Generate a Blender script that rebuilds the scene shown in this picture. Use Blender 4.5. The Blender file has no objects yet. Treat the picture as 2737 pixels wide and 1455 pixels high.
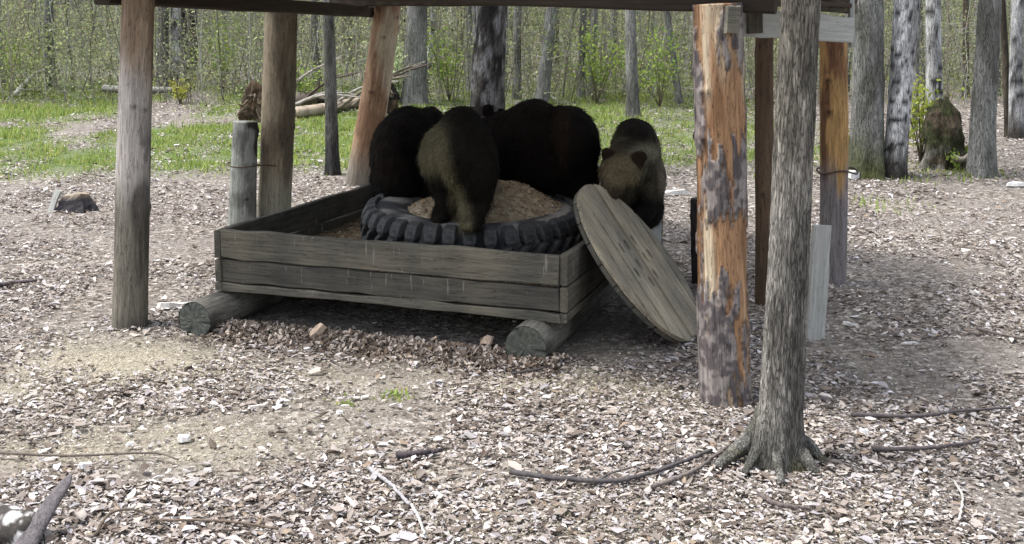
import bpy, bmesh, math, random
import numpy as np
from mathutils import Vector, Matrix

random.seed(7); RNG = np.random.default_rng(11)
scene = bpy.context.scene; C = scene.collection

# ------------------------------------------------------------------ camera, sky, sun, exposure
CAM_H = 2.12; FOC = 2750.0; IMG_W = 2576.0; IMG_H = 1369.0; HORIZON = 60.0
TILT = math.radians(5.0); CX = 1288.0; CY = HORIZON + FOC * math.tan(TILT)
cam_data = bpy.data.cameras.new('camera'); cam = bpy.data.objects.new('camera', cam_data); C.objects.link(cam)
cam.location = (0, 0, CAM_H); cam.rotation_euler = (math.pi/2 - TILT, 0, 0)
cam_data.sensor_width = 36; cam_data.lens = 36 * FOC / IMG_W
cam_data.shift_y = -((IMG_H/2) - CY) / IMG_W
cam_data.clip_start = 0.05; cam_data.clip_end = 600
scene.camera = cam

SUN_DIR = Vector((-0.38, 0.0, 0.95)).normalized()      # towards the sun
elev = math.asin(SUN_DIR.z); azim = math.atan2(SUN_DIR.x, SUN_DIR.y)
world = bpy.data.worlds.new('World'); scene.world = world; world.use_nodes = True
wn = world.node_tree.nodes; wl = world.node_tree.links; wn.clear()
sky = wn.new('ShaderNodeTexSky'); sky.sky_type = 'NISHITA'; sky.sun_disc = False
sky.sun_elevation = elev; sky.sun_rotation = azim; sky.air_density = 1.0; sky.dust_density = 3.0; sky.ozone_density = 1.0
bg = wn.new('ShaderNodeBackground'); bg.inputs['Strength'].default_value = 0.125
wo = wn.new('ShaderNodeOutputWorld'); hsv = wn.new('ShaderNodeHueSaturation'); hsv.inputs['Saturation'].default_value = .42
wl.new(sky.outputs[0], hsv.inputs['Color']); wl.new(hsv.outputs[0], bg.inputs[0]); wl.new(bg.outputs[0], wo.inputs[0])
sd = bpy.data.lights.new('sun', 'SUN'); sd.energy = 1.9; sd.angle = math.radians(14.0); sd.color = (1.0, 0.97, 0.92)
so = bpy.data.objects.new('sun', sd); C.objects.link(so); so.rotation_euler = SUN_DIR.to_track_quat('Z', 'Y').to_euler()
scene.view_settings.view_transform = 'Standard'; scene.view_settings.look = 'None'
scene.view_settings.exposure = 1.60; scene.view_settings.gamma = 1; scene.view_settings.use_curve_mapping = False

# ------------------------------------------------------------------ placing: image point -> world point
def ray(px, py):
    a = (px - CX) / FOC; b = -(py - CY) / FOC
    ct, st = math.cos(TILT), math.sin(TILT)
    return Vector((a, ct + b*st, b*ct - st))
def P(px, py, Y):
    r = ray(px, py); k = Y / r.y
    return Vector((r.x*k, Y, CAM_H + r.z*k))
def rise(y):
    y = np.asarray(y, float)
    sp = lambda v, s: s*np.logaddexp(0, v/s)
    return .035*sp(y-11, 1.2) + .03*sp(y-38, 4)
def hnoise(ix, iy, iz):
    n = (ix.astype(np.int64)*374761393 + iy.astype(np.int64)*668265263 + iz.astype(np.int64)*2147483647) & 0xffffffff
    n = ((n ^ (n >> 13)) * 1274126177) & 0xffffffff
    n = ((n ^ (n >> 16)) * 2246822519) & 0xffffffff
    return ((n ^ (n >> 15)) & 0xffffff) / float(0xffffff)
def vn(x, y, z=0.0):
    x, y, z = np.broadcast_arrays(np.asarray(x, float), np.asarray(y, float), np.asarray(z, float))
    ix, iy, iz = np.floor(x), np.floor(y), np.floor(z)
    fx, fy, fz = x-ix, y-iy, z-iz
    fx, fy, fz = fx*fx*(3-2*fx), fy*fy*(3-2*fy), fz*fz*(3-2*fz)
    r = 0
    for dx in (0, 1):
        for dy in (0, 1):
            for dz in (0, 1):
                w = (fx if dx else 1-fx)*(fy if dy else 1-fy)*(fz if dz else 1-fz)
                r = r + w*hnoise(ix+dx, iy+dy, iz+dz)
    return r
def fbm(x, y, z=0.0, o=4):
    s = 0; a = .5; t = 0
    for i in range(o):
        s = s + a*vn(np.asarray(x)*2**i+i*17.3, np.asarray(y)*2**i+i*5.1, np.asarray(z)*2**i+i*9.7); t += a; a *= .5
    return s/t
def TH(x, y):
    x = np.asarray(x, float); y = np.asarray(y, float)
    return rise(y) + .10*(fbm(x*.35, y*.35)-.5) * np.clip((np.abs(y-8)-2.2)/6, .12, 1.5)
def G(px, py):
    r = ray(px, py); lo, hi = 1.0, 200.0
    for _ in range(60):
        m = (lo+hi)/2
        if CAM_H + r.z*m/r.y > float(TH(r.x*m/r.y, m)): lo = m
        else: hi = m
    return Vector((r.x*lo/r.y, lo, float(TH(r.x*lo/r.y, lo))))
def gz(x, y): return float(TH(x, y))
def pxm(Y): return FOC / Y
def sstep(a, b, v):
    t = np.clip((np.asarray(v)-a)/(b-a), 0, 1); return t*t*(3-2*t)

# ------------------------------------------------------------------ helpers
def meta(o, label=None, cat=None, group=None, kind=None):
    if label: o['label'] = label
    if cat: o['category'] = cat
    if group: o['group'] = group
    if kind: o['kind'] = kind
    return o
def thing(name, loc, label, cat, group=None):
    o = bpy.data.objects.new(name, None); C.objects.link(o); o.location = loc; o.empty_display_size = .1
    return meta(o, label, cat, group)
def link(name, me, mat, parent=None, M=None):
    o = bpy.data.objects.new(name, me); C.objects.link(o)
    if mat and not me.materials: me.materials.append(mat)
    M = M if M is not None else Matrix.Identity(4)
    if parent:
        o.parent = parent
        if parent.parent: base = parent.parent.location
        else: base = parent.location if parent.type == 'EMPTY' else Vector((0, 0, 0))
        if parent.type == 'EMPTY': M = Matrix.Translation(-Vector(parent.location)) @ M
        else: M = parent.matrix_basis.inverted() @ Matrix.Translation(-Vector(base)) @ M if parent.parent else parent.matrix_basis.inverted() @ M
    o.matrix_basis = M
    return o
def npmesh(name, V, F, col=None, smooth=True, k=None, attrs=None):
    V = np.asarray(V, np.float32); F = np.asarray(F, np.int32); n = F.shape[1]
    me = bpy.data.meshes.new(name)
    me.vertices.add(len(V)); me.vertices.foreach_set('co', V.ravel())
    me.loops.add(F.size); me.loops.foreach_set('vertex_index', F.ravel())
    me.polygons.add(len(F)); me.polygons.foreach_set('loop_start', np.arange(0, F.size, n, dtype=np.int32))
    if smooth: me.polygons.foreach_set('use_smooth', np.ones(len(F), bool))
    if col is not None:
        c = np.ones((len(V), 4), np.float32); c[:, :3] = col
        a = me.color_attributes.new('Col', 'FLOAT_COLOR', 'POINT'); a.data.foreach_set('color', c.ravel())
    if attrs:
        for an, av in attrs.items():
            a = me.attributes.new(an, 'FLOAT', 'POINT'); a.data.foreach_set('value', np.asarray(av, np.float32))
    me.update(calc_edges=True); me.validate()
    return me
def tube_mesh(name, path, radii, seg=16, colf=None, disp=None, cap=True, smooth=True, flat=1.0):
    """swept tube; disp(th, t, x, y, z)->radius factor; colf(th, t, pos)->N,3"""
    path = [Vector(p) for p in path]; n = len(path)
    V = []; TT = []; TH_ = []
    tan = [(path[min(i+1, n-1)]-path[max(i-1, 0)]).normalized() for i in range(n)]
    up = Vector((1, 0, 0)) if abs(tan[0].x) < .9 else Vector((0, 1, 0))
    a = (up - tan[0]*up.dot(tan[0])).normalized()
    th = np.arange(seg)/seg*2*np.pi
    rows = []
    for i in range(n):
        a = (a - tan[i]*a.dot(tan[i])).normalized(); b = tan[i].cross(a)
        r = radii[i]
        f = np.ones(seg)
        if disp is not None:
            f = disp(th, i/(n-1), r)
        A = np.array(a); B = np.array(b)
        rows.append(np.array(path[i])[None, :] + r*f[:, None]*(np.cos(th)[:, None]*A + flat*np.sin(th)[:, None]*B))
    V = np.concatenate(rows); TT = np.repeat(np.arange(n)/(n-1), seg); TH_ = np.tile(th, n)
    i = np.arange(n-1)[:, None]*seg; j = np.arange(seg)[None, :]
    F = np.stack([i+j, i+(j+1) % seg, i+seg+(j+1) % seg, i+seg+j], -1).reshape(-1, 4)
    if cap:
        V = np.concatenate([V, np.array([path[0]-tan[0]*radii[0]*.02, path[-1]+tan[-1]*radii[-1]*.05])])
        c0, c1 = n*seg, n*seg+1
        j = np.arange(0, seg, 2)
        F0 = np.stack([np.full(len(j), c0), (j+2) % seg, (j+1) % seg, j], -1)
        b0 = (n-1)*seg
        F1 = np.stack([np.full(len(j), c1), b0+j, b0+(j+1) % seg, b0+(j+2) % seg], -1)
        F = np.concatenate([F, F0, F1]); TT = np.append(TT, [0, 1]); TH_ = np.append(TH_, [0, 0])
    col = colf(TH_, TT, V) if colf is not None else None
    return npmesh(name, V, F, col, smooth)
def lerp(a, b, t): return a + (b-a)*t
def mixc(c0, c1, m):
    m = np.asarray(m)[:, None]; return np.asarray(c0)*(1-m) + np.asarray(c1)*m
def curve_pts(pts, n=24):
    """Catmull-Rom through pts"""
    pts = [Vector(p) for p in pts]; pts = [pts[0]*2-pts[1]] + pts + [pts[-1]*2-pts[-2]]
    out = []; m = len(pts)-3
    for i in range(n):
        u = i/(n-1)*m; k = min(int(u), m-1); t = u-k
        p0, p1, p2, p3 = pts[k:k+4]
        out.append(.5*((2*p1)+(p2-p0)*t+(2*p0-5*p1+4*p2-p3)*t*t+(3*p1-p0-3*p2+p3)*t**3))
    return out

# ------------------------------------------------------------------ materials
def new_mat(name):
    m = bpy.data.materials.new(name); m.use_nodes = True
    nt = m.node_tree; nt.nodes.clear()
    o = nt.nodes.new('ShaderNodeOutputMaterial'); b = nt.nodes.new('ShaderNodeBsdfPrincipled')
    nt.links.new(b.outputs[0], o.inputs[0]); b.inputs['Roughness'].default_value = .85
    b.inputs['Specular IOR Level'].default_value = .25
    return m, nt, b, o
def N(nt, t, **kw):
    n = nt.nodes.new(t)
    for k, v in kw.items():
        if k in n.inputs: n.inputs[k].default_value = v
        else: setattr(n, k, v)
    return n
def ramp(nt, src, stops):
    r = nt.nodes.new('ShaderNodeValToRGB'); nt.links.new(src, r.inputs[0])
    e = r.color_ramp.elements
    while len(e) < len(stops): e.new(.5)
    for i, (p, c) in enumerate(stops):
        e[i].position = p; e[i].color = (*c, 1) if len(c) == 3 else c
    return r
def g3(v): return (v, v, v)
def attr_mat(name, sx, sz, bump=.5, dist=.01, lo=.55, hi=1.35, axis='Z', rough=.9, col=None, cracks=None, transl=0, scratch=False):
    """colour = vertex colour of the thing itself (or col) x fibre noise stretched along the grain"""
    m, nt, b, o = new_mat(name); L = nt.links
    tc = N(nt, 'ShaderNodeTexCoord'); mp = N(nt, 'ShaderNodeMapping'); L.new(tc.outputs['Object'], mp.inputs[0])
    mp.inputs['Scale'].default_value = {'Z': (sx, sx, sz), 'X': (sz, sx, sx)}[axis]
    oi = N(nt, 'ShaderNodeObjectInfo'); add = N(nt, 'ShaderNodeVectorMath', operation='ADD')
    sc = N(nt, 'ShaderNodeVectorMath', operation='SCALE'); sc.inputs[3].default_value = 37.0
    cmb = N(nt, 'ShaderNodeCombineXYZ')
    for i in range(3): L.new(oi.outputs['Random'], cmb.inputs[i])
    L.new(cmb.outputs[0], sc.inputs[0]); L.new(mp.outputs[0], add.inputs[0]); L.new(sc.outputs[0], add.inputs[1])
    n1 = N(nt, 'ShaderNodeTexNoise', Scale=1.0, Detail=7.0, Roughness=.65); L.new(add.outputs[0], n1.inputs['Vector'])
    rp = ramp(nt, n1.outputs[0], [(.28, g3(lo)), (.55, g3((lo+hi)/2)), (.72, g3(hi))])
    if col is None:
        at = N(nt, 'ShaderNodeVertexColor', layer_name='Col'); src = at.outputs[0]
    else:
        rg = N(nt, 'ShaderNodeRGB'); rg.outputs[0].default_value = (*col, 1)
        hs = N(nt, 'ShaderNodeMixRGB', blend_type='MULTIPLY'); hs.inputs[0].default_value = 1
        rr = ramp(nt, oi.outputs['Random'], [(0, g3(.72)), (.5, (1.03, 1.0, .95)), (1, (1.2, 1.22, 1.2))])
        L.new(rg.outputs[0], hs.inputs[1]); L.new(rr.outputs[0], hs.inputs[2]); src = hs.outputs[0]
    mx = N(nt, 'ShaderNodeMixRGB', blend_type='MULTIPLY'); mx.inputs[0].default_value = 1
    L.new(src, mx.inputs[1]); L.new(rp.outputs[0], mx.inputs[2]); out = mx.outputs[0]
    hsrc = n1.outputs[0]
    if cracks:
        v = N(nt, 'ShaderNodeTexNoise', Scale=cracks[0], Detail=3.0); L.new(add.outputs[0], v.inputs['Vector'])
        cr = ramp(nt, v.outputs[0], [(.5-cracks[1], g3(1)), (.5, g3(cracks[2])), (.5+cracks[1], g3(1))])
        m2 = N(nt, 'ShaderNodeMixRGB', blend_type='MULTIPLY'); m2.inputs[0].default_value = 1
        L.new(out, m2.inputs[1]); L.new(cr.outputs[0], m2.inputs[2]); out = m2.outputs[0]
        ml = N(nt, 'ShaderNodeMath', operation='MULTIPLY'); L.new(n1.outputs[0], ml.inputs[0]); L.new(cr.outputs[0], ml.inputs[1]); hsrc = ml.outputs[0]
    if scratch:   # vertical claw marks and pale drips
        mp2 = N(nt, 'ShaderNodeMapping'); mp2.inputs['Scale'].default_value = (38, 4, 5); L.new(tc.outputs['Object'], mp2.inputs[0])
        ad2 = N(nt, 'ShaderNodeVectorMath', operation='ADD'); L.new(mp2.outputs[0], ad2.inputs[0]); L.new(sc.outputs[0], ad2.inputs[1])
        ns = N(nt, 'ShaderNodeTexNoise', Scale=1.0, Detail=2.0); L.new(ad2.outputs[0], ns.inputs['Vector'])
        nb_ = N(nt, 'ShaderNodeTexNoise', Scale=2.2, Detail=3.0); L.new(tc.outputs['Object'], nb_.inputs['Vector'])
        rs = ramp(nt, ns.outputs[0], [(.66, g3(0)), (.72, g3(.55))]); rb = ramp(nt, nb_.outputs[0], [(.35, (.66, .68, .70)), (.65, (1.25, 1.2, 1.12))])
        m4 = N(nt, 'ShaderNodeMixRGB', blend_type='MULTIPLY'); m4.inputs[0].default_value = 1; L.new(out, m4.inputs[1]); L.new(rb.outputs[0], m4.inputs[2])
        m5 = N(nt, 'ShaderNodeMixRGB'); L.new(rs.outputs[0], m5.inputs[0]); L.new(m4.outputs[0], m5.inputs[1]); m5.inputs[2].default_value = (.24, .22, .18, 1); out = m5.outputs[0]
    L.new(out, b.inputs['Base Color']); b.inputs['Roughness'].default_value = rough
    bp = N(nt, 'ShaderNodeBump', Strength=bump, Distance=dist); L.new(hsrc, bp.inputs['Height']); L.new(bp.outputs[0], b.inputs['Normal'])
    return m
def leaf_mat(name, transl=.35):
    m, nt, b, o = new_mat(name); L = nt.links
    at = N(nt, 'ShaderNodeVertexColor', layer_name='Col'); L.new(at.outputs[0], b.inputs['Base Color'])
    b.inputs['Roughness'].default_value = .7
    tr = N(nt, 'ShaderNodeBsdfTranslucent'); L.new(at.outputs[0], tr.inputs[0])
    ms = N(nt, 'ShaderNodeMixShader'); ms.inputs[0].default_value = transl
    L.new(b.outputs[0], ms.inputs[1]); L.new(tr.outputs[0], ms.inputs[2]); L.new(ms.outputs[0], o.inputs[0])
    return m
M_POST = attr_mat('post_wood', 45, 4, .6, .008, .55, 1.4, cracks=(1.1, .02, .35))
M_BARK = attr_mat('tree_bark', 28, 5, .9, .02, .4, 1.5, cracks=(1.6, .04, .3))
M_FINEBARK = attr_mat('furrowed_bark', 95, 13, 1.0, .010, .3, 1.9, cracks=(.9, .07, .3))
M_FARBARK = attr_mat('far_bark', 12, 2.5, .6, .02, .55, 1.4)
M_BOARD = attr_mat('weathered_board', 55, 2.2, .55, .005, .6, 1.35, axis='X', col=(.112, .106, .090), cracks=(1.3, .02, .3), scratch=True)
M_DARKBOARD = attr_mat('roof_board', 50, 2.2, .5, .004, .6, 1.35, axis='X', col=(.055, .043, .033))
M_GREYBOARD = attr_mat('silver_board', 60, 2.4, .5, .004, .7, 1.2, axis='X', col=(.36, .37, .36), cracks=(1.2, .012, .5))
M_DISC = attr_mat('drum_board', 60, 2.4, .5, .004, .6, 1.25, axis='X', col=(.31, .28, .225), cracks=(1.3, .025, .25), scratch=True)
M_END = attr_mat('end_grain', 50, 50, .6, .006, .5, 1.3, col=(.075, .08, .07))
M_LEAF = leaf_mat('litter_leaf', .15); M_GREEN = leaf_mat('green_leaf', .45)
M_STICK = attr_mat('stick_bark', 60, 60, .5, .004, .6, 1.4)

def simple(name, col, rough=.8, ns=30, lo=.6, hi=1.4, bump=.3, dist=.005, spec=.25):
    m, nt, b, o = new_mat(name); L = nt.links
    tc = N(nt, 'ShaderNodeTexCoord'); n1 = N(nt, 'ShaderNodeTexNoise', Scale=ns, Detail=6.0, Roughness=.7); L.new(tc.outputs['Object'], n1.inputs['Vector'])
    r = ramp(nt, n1.outputs[0], [(.3, tuple(c*lo for c in col)), (.7, tuple(c*hi for c in col))])
    L.new(r.outputs[0], b.inputs['Base Color']); b.inputs['Roughness'].default_value = rough; b.inputs['Specular IOR Level'].default_value = spec
    bp = N(nt, 'ShaderNodeBump', Strength=bump, Distance=dist); L.new(n1.outputs[0], bp.inputs['Height']); L.new(bp.outputs[0], b.inputs['Normal'])
    return m
M_RUBBER = simple('dusty_rubber', (.020, .020, .020), .7, 22, .4, 3.2, .6, .006, .35)
M_WIRE = simple('rusty_wire', (.06, .04, .03), .6)
M_NOSE = simple('bear_nose', (.008, .007, .007), .35, spec=.5)

# ------------------------------------------------------------------ ground
def dist_blob(x, y, cx, cy, rx, ry): return ((x-cx)/rx)**2 + ((y-cy)/ry)**2
def grassmask(x, y):
    n = fbm(x*.55+3, y*.35+8, 0, 4); n2 = fbm(x*2.2, y*1.6+4, 3, 3)
    left = sstep(13.4, 15.6, y - .10*(x+7.5)) * (1-sstep(26, 31, y)) * (1-sstep(-1.5, 1.5, x))
    right = sstep(13.8, 16.5, y) * (1-sstep(27, 32, y)) * sstep(-1, 1.5, x) * (1-sstep(4.0, 6, x))*.75
    far = sstep(24, 30, y)*.55
    return np.clip(np.maximum(np.maximum(left, right)*sstep(.24, .42, n)*(.45+.9*n2), far*sstep(.4, .6, n)), 0, 1)
def dustmask(x, y):
    n = fbm(x*.9+1, y*.9+2, 5, 4)
    a = np.exp(-dist_blob(x, y, -1.9, 4.6, 1.1, .9)) + np.exp(-dist_blob(x, y, 1.0, 6.5, .9, .55)) + .8*np.exp(-dist_blob(x, y, -2.6, 6.6, 1.0, .6)) + .6*np.exp(-dist_blob(x, y, .2, 6.4, 1.6, .35))+.5*np.exp(-dist_blob(x, y, .6, 4.3, 1.2, .4))
    return np.clip(a*1.4*sstep(.25, .6, n), 0, 1)
def make_ground():
    def axis(lo, hi, fine0, fine1, step, growth):
        a = list(np.arange(fine0, fine1, step)); s = step
        while a[-1] < hi: s *= growth; a.append(a[-1]+s)
        s = step
        while a[0] > lo: s *= growth; a.insert(0, a[0]-s)
        return np.array(a)
    X = axis(-120, 120, -6, 6, .045, 1.06); Y = axis(-30, 170, 3.6, 14, .045, 1.035)
    gx, gy = np.meshgrid(X, Y); x = gx.ravel(); y = gy.ravel()
    fine = np.clip(1-(np.abs(y-9)-6)/14, 0, 1)
    z = TH(x, y) + fine*(.035*(fbm(x*3, y*3, 1)-.5) + .03*(fbm(x*13, y*13, 2, 3)-.5))
    nx, ny = len(X), len(Y)
    i = np.arange(ny-1)[:, None]*nx; j = np.arange(nx-1)[None, :]
    F = np.stack([i+j, i+j+1, i+nx+j+1, i+nx+j], -1).reshape(-1, 4)
    gm = grassmask(x, y); dm = dustmask(x, y); sh = fbm(x*.6+9, y*.6, 7)
    me = npmesh('ground', np.stack([x, y, z], -1), F, np.stack([gm, dm, sh], -1))
    m, nt, b, o = new_mat('forest_floor'); L = nt.links
    tc = N(nt, 'ShaderNodeTexCoord')
    at = N(nt, 'ShaderNodeVertexColor', layer_name='Col'); sp = N(nt, 'ShaderNodeSeparateColor'); L.new(at.outputs[0], sp.inputs[0])
    wz = N(nt, 'ShaderNodeTexNoise', Scale=14.0, Detail=2.0); L.new(tc.outputs['Object'], wz.inputs['Vector'])
    wm = N(nt, 'ShaderNodeMixRGB'); wm.inputs[0].default_value = .035; L.new(tc.outputs['Object'], wm.inputs[1]); L.new(wz.outputs[1], wm.inputs[2])
    v = N(nt, 'ShaderNodeTexVoronoi', Scale=32.0); v.inputs['Randomness'].default_value = 1; L.new(wm.outputs[0], v.inputs['Vector'])
    sv = N(nt, 'ShaderNodeSeparateColor'); L.new(v.outputs['Color'], sv.inputs[0])
    lf = ramp(nt, sv.outputs[0], [(0, (.035, .027, .022)), (.3, (.10, .082, .066)), (.55, (.19, .165, .14)), (.8, (.30, .27, .235)), (1, (.52, .49, .45))])
    n1 = N(nt, 'ShaderNodeTexNoise', Scale=60.0, Detail=5.0, Roughness=.75); L.new(tc.outputs['Object'], n1.inputs['Vector'])
    soil = ramp(nt, n1.outputs[0], [(.3, (.05, .043, .04)), (.5, (.17, .15, .135)), (.7, (.36, .33, .31))])
    mx = N(nt, 'ShaderNodeMixRGB'); n3 = N(nt, 'ShaderNodeTexNoise', Scale=1.1, Detail=4.0); L.new(tc.outputs['Object'], n3.inputs['Vector'])
    r3 = ramp(nt, n3.outputs[0], [(.4, g3(.75)), (.6, g3(.25))]); L.new(r3.outputs[0], mx.inputs[0]); L.new(soil.outputs[0], mx.inputs[1]); L.new(lf.outputs[0], mx.inputs[2])
    dust = ramp(nt, n1.outputs[0], [(.3, (.12, .10, .07)), (.5, (.29, .26, .20)), (.72, (.48, .45, .37))])
    m2 = N(nt, 'ShaderNodeMixRGB'); L.new(sp.outputs[1], m2.inputs[0]); L.new(mx.outputs[0], m2.inputs[1]); L.new(dust.outputs[0], m2.inputs[2])
    gr = ramp(nt, n1.outputs[0], [(.3, (.03, .05, .012)), (.55, (.09, .14, .03)), (.72, (.20, .26, .09))])
    m3 = N(nt, 'ShaderNodeMixRGB'); L.new(sp.outputs[0], m3.inputs[0]); L.new(m2.outputs[0], m3.inputs[1]); L.new(gr.outputs[0], m3.inputs[2])
    L.new(m3.outputs[0], b.inputs['Base Color']); b.inputs['Roughness'].default_value = .95
    hh = N(nt, 'ShaderNodeMath', operation='ADD'); L.new(v.outputs['Distance'], hh.inputs[0]); L.new(n1.outputs[0], hh.inputs[1])
    bp = N(nt, 'ShaderNodeBump', Strength=.8, Distance=.02); L.new(hh.outputs[0], bp.inputs['Height']); L.new(bp.outputs[0], b.inputs['Normal'])
    meta(link('ground', me, m), kind='structure')
make_ground()

# ------------------------------------------------------------------ leaf litter (uncountable)
def leaves(name, x, y, z, size, col, mat, flatness=.17, aspect=.55):
    n = len(x)
    yaw = RNG.uniform(0, 2*np.pi, n); 
    d = np.stack([np.cos(yaw), np.sin(yaw), RNG.normal(0, flatness, n)], -1); d /= np.linalg.norm(d, axis=1)[:, None]
    s = np.stack([-np.sin(yaw), np.cos(yaw), RNG.normal(0, flatness, n)], -1); s /= np.linalg.norm(s, axis=1)[:, None]
    p = np.stack([x, y, z], -1); size = size[:, None]
    up = np.array([0, 0, 1.0])
    w = aspect*RNG.uniform(.6, 1.2, n)[:, None]
    fold = RNG.uniform(-.08, .22, n)[:, None]
    j1, j2 = RNG.uniform(-.30, -.08, (n, 1)), RNG.uniform(.05, .30, (n, 1)); cu = RNG.uniform(-.12, .25, (n, 1))
    A = p - d*size*.5; Cc = p + d*size*.5 + up*size*cu
    B1 = p + d*size*j1 + s*size*w*.45 + up*size*fold; B2 = p + d*size*j2 + s*size*w*RNG.uniform(.25, .55, (n, 1)) + up*size*fold
    D1 = p + d*size*j1 - s*size*w*.45 + up*size*fold; D2 = p + d*size*j2 - s*size*w*RNG.uniform(.25, .55, (n, 1)) + up*size*fold
    V = np.stack([A, B1, B2, Cc, D2, D1], 1).reshape(-1, 3)
    k = np.arange(n)[:, None]*6
    F = np.concatenate([k+np.array([[0, 1, 2, 3]]), k+np.array([[0, 3, 4, 5]])])
    me = npmesh(name, V, F, np.repeat(col, 6, 0), smooth=False)
    return link(name, me, mat)
PAL = np.array([(.50, .46, .41), (.36, .32, .275), (.24, .205, .17), (.15, .12, .095), (.085, .065, .05), (.24, .185, .13), (.60, .58, .56), (.33, .31, .30)])
def palette(n, w):
    w = np.array(w, float); idx = RNG.choice(len(w), n, p=w/w.sum())
    return PAL[idx]*RNG.uniform(.75, 1.2, (n, 1))
def BOXI(X, Y):   # litter left out here to deepen the shade under the raised box
    a = P(543, 741, 7.56); b = P(1425, 831, 6.70); u = Vector((b.x-a.x, b.y-a.y, 0)); L = u.length; u.normalize()
    p = (X-a.x)*u.x+(Y-a.y)*u.y; q = -(X-a.x)*u.y+(Y-a.y)*u.x
    return (p > .05) & (p < L+.35) & (q > .12) & (q < 2.5)
def litter():
    n = 380000
    Y = 3.7*np.exp(RNG.random(n)*np.log(30/3.7))
    half = Y*.50 + 1.2
    X = RNG.uniform(-1, 1, n)*half
    dm = dustmask(X, Y); gm = grassmask(X, Y); cl = fbm(X*1.3, Y*1.3, 2)
    keep = RNG.random(n) < (1-.6*dm)*(1-.6*gm)*(.12+1.4*sstep(.36, .58, cl))
    ub = BOXI(X, Y); keep &= ~ub
    tb = G(1958, 1165); keep &= np.hypot(X-tb.x, (Y-tb.y)) > .17
    X, Y = X[keep], Y[keep]; n = len(X)
    sz = np.clip(np.exp(RNG.normal(-3.85, .50, n)), .008, .085)*(.8+.5*fbm(X*1.7+4, Y*1.7, 3))*np.clip(.85+Y/28, 1, 1.9)
    leaves('leaf_litter', X, Y, TH(X, Y)+RNG.uniform(.004, .028, n), sz, palette(n, [2.4, 4, 4.2, 3.0, 2.2, .5, .7, 2.6])*np.array([.98, .98, 1.04]), M_LEAF)
    meta(bpy.data.objects['leaf_litter'], 'dry pale brown leaves covering the forest floor', 'leaf litter', kind='stuff')
    # fine chips and seed husks where the floor is yellowish
    n = 60000
    Y = 3.7*np.exp(RNG.random(n)*np.log(9/3.7)); X = RNG.uniform(-1, 1, n)*(Y*.5+.6)
    keep = RNG.random(n) < dustmask(X, Y)*1.2+.12; X, Y = X[keep], Y[keep]; n = len(X)
    col = np.array([(.44, .40, .30)])*RNG.uniform(.35, 1.25, (n, 1))
    o = leaves('wood_chips', X, Y, TH(X, Y)+RNG.uniform(.004, .02, n), RNG.uniform(.008, .018, n), col, M_LEAF, .5)
    meta(o, 'fine yellowish husks and chips strewn between the leaves', 'wood chips', kind='stuff')
litter()

def grass():
    n = 260000
    Y = RNG.uniform(13.5, 33, n); X = RNG.uniform(-1, 1, n)*(Y*.5+1)
    keep = RNG.random(n) < grassmask(X, Y)**1.3*1.2*sstep(.3, .55, fbm(X*2.6, Y*2.0, 8, 3)); X, Y = X[keep], Y[keep]
    # a few sprouts on the bare floor near the camera
    ex, ey = [], []
    for (px, py, k) in [(990, 1000, 60), (870, 1015, 40), (2200, 520, 80), (2420, 425, 160), (2340, 420, 80), (2500, 440, 80), (2240, 450, 100), (2380, 440, 100)]:
        g = G(px, py); s = .05 if g.y < 8 else .28
        ex += list(g.x+RNG.normal(0, s, k)); ey += list(g.y+RNG.normal(0, s, k))
    near = np.zeros(len(X), bool); X = np.append(X, ex); Y = np.append(Y, ey); near = np.append(near, np.ones(len(ex), bool)); n = len(X)
    Z = TH(X, Y); h = RNG.uniform(.025, .085, n)*(1+.8*(fbm(X*1.2, Y*1.2)>.55)); h[near & (Y < 9)] *= .3
    yaw = RNG.uniform(0, 2*np.pi, n); w = RNG.uniform(.006, .014, n); lean = RNG.uniform(.1, .8, n)
    c, s = np.cos(yaw), np.sin(yaw)
    A = np.stack([X-w*s, Y+w*c, Z], -1); B = np.stack([X+w*s, Y-w*c, Z], -1)
    T = np.stack([X+c*h*lean, Y+s*h*lean, Z+h], -1)
    V = np.stack([A, B, T], 1).reshape(-1, 3); F = np.arange(3*n).reshape(-1, 3)
    t = RNG.random((n, 1))
    col = (np.array([.15, .23, .04])*(1-t) + np.array([.36, .44, .13])*t)*RNG.uniform(.6, 1.2, (n, 1))
    yl = RNG.random(n) < .1; col[yl] = np.array([.42, .40, .14])
    o = link('grass', npmesh('grass', V, F, np.repeat(col, 3, 0), smooth=False), M_GREEN)
    meta(o, 'short fresh green grass on the clearing behind the shelter', 'grass', kind='stuff')
grass()

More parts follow.
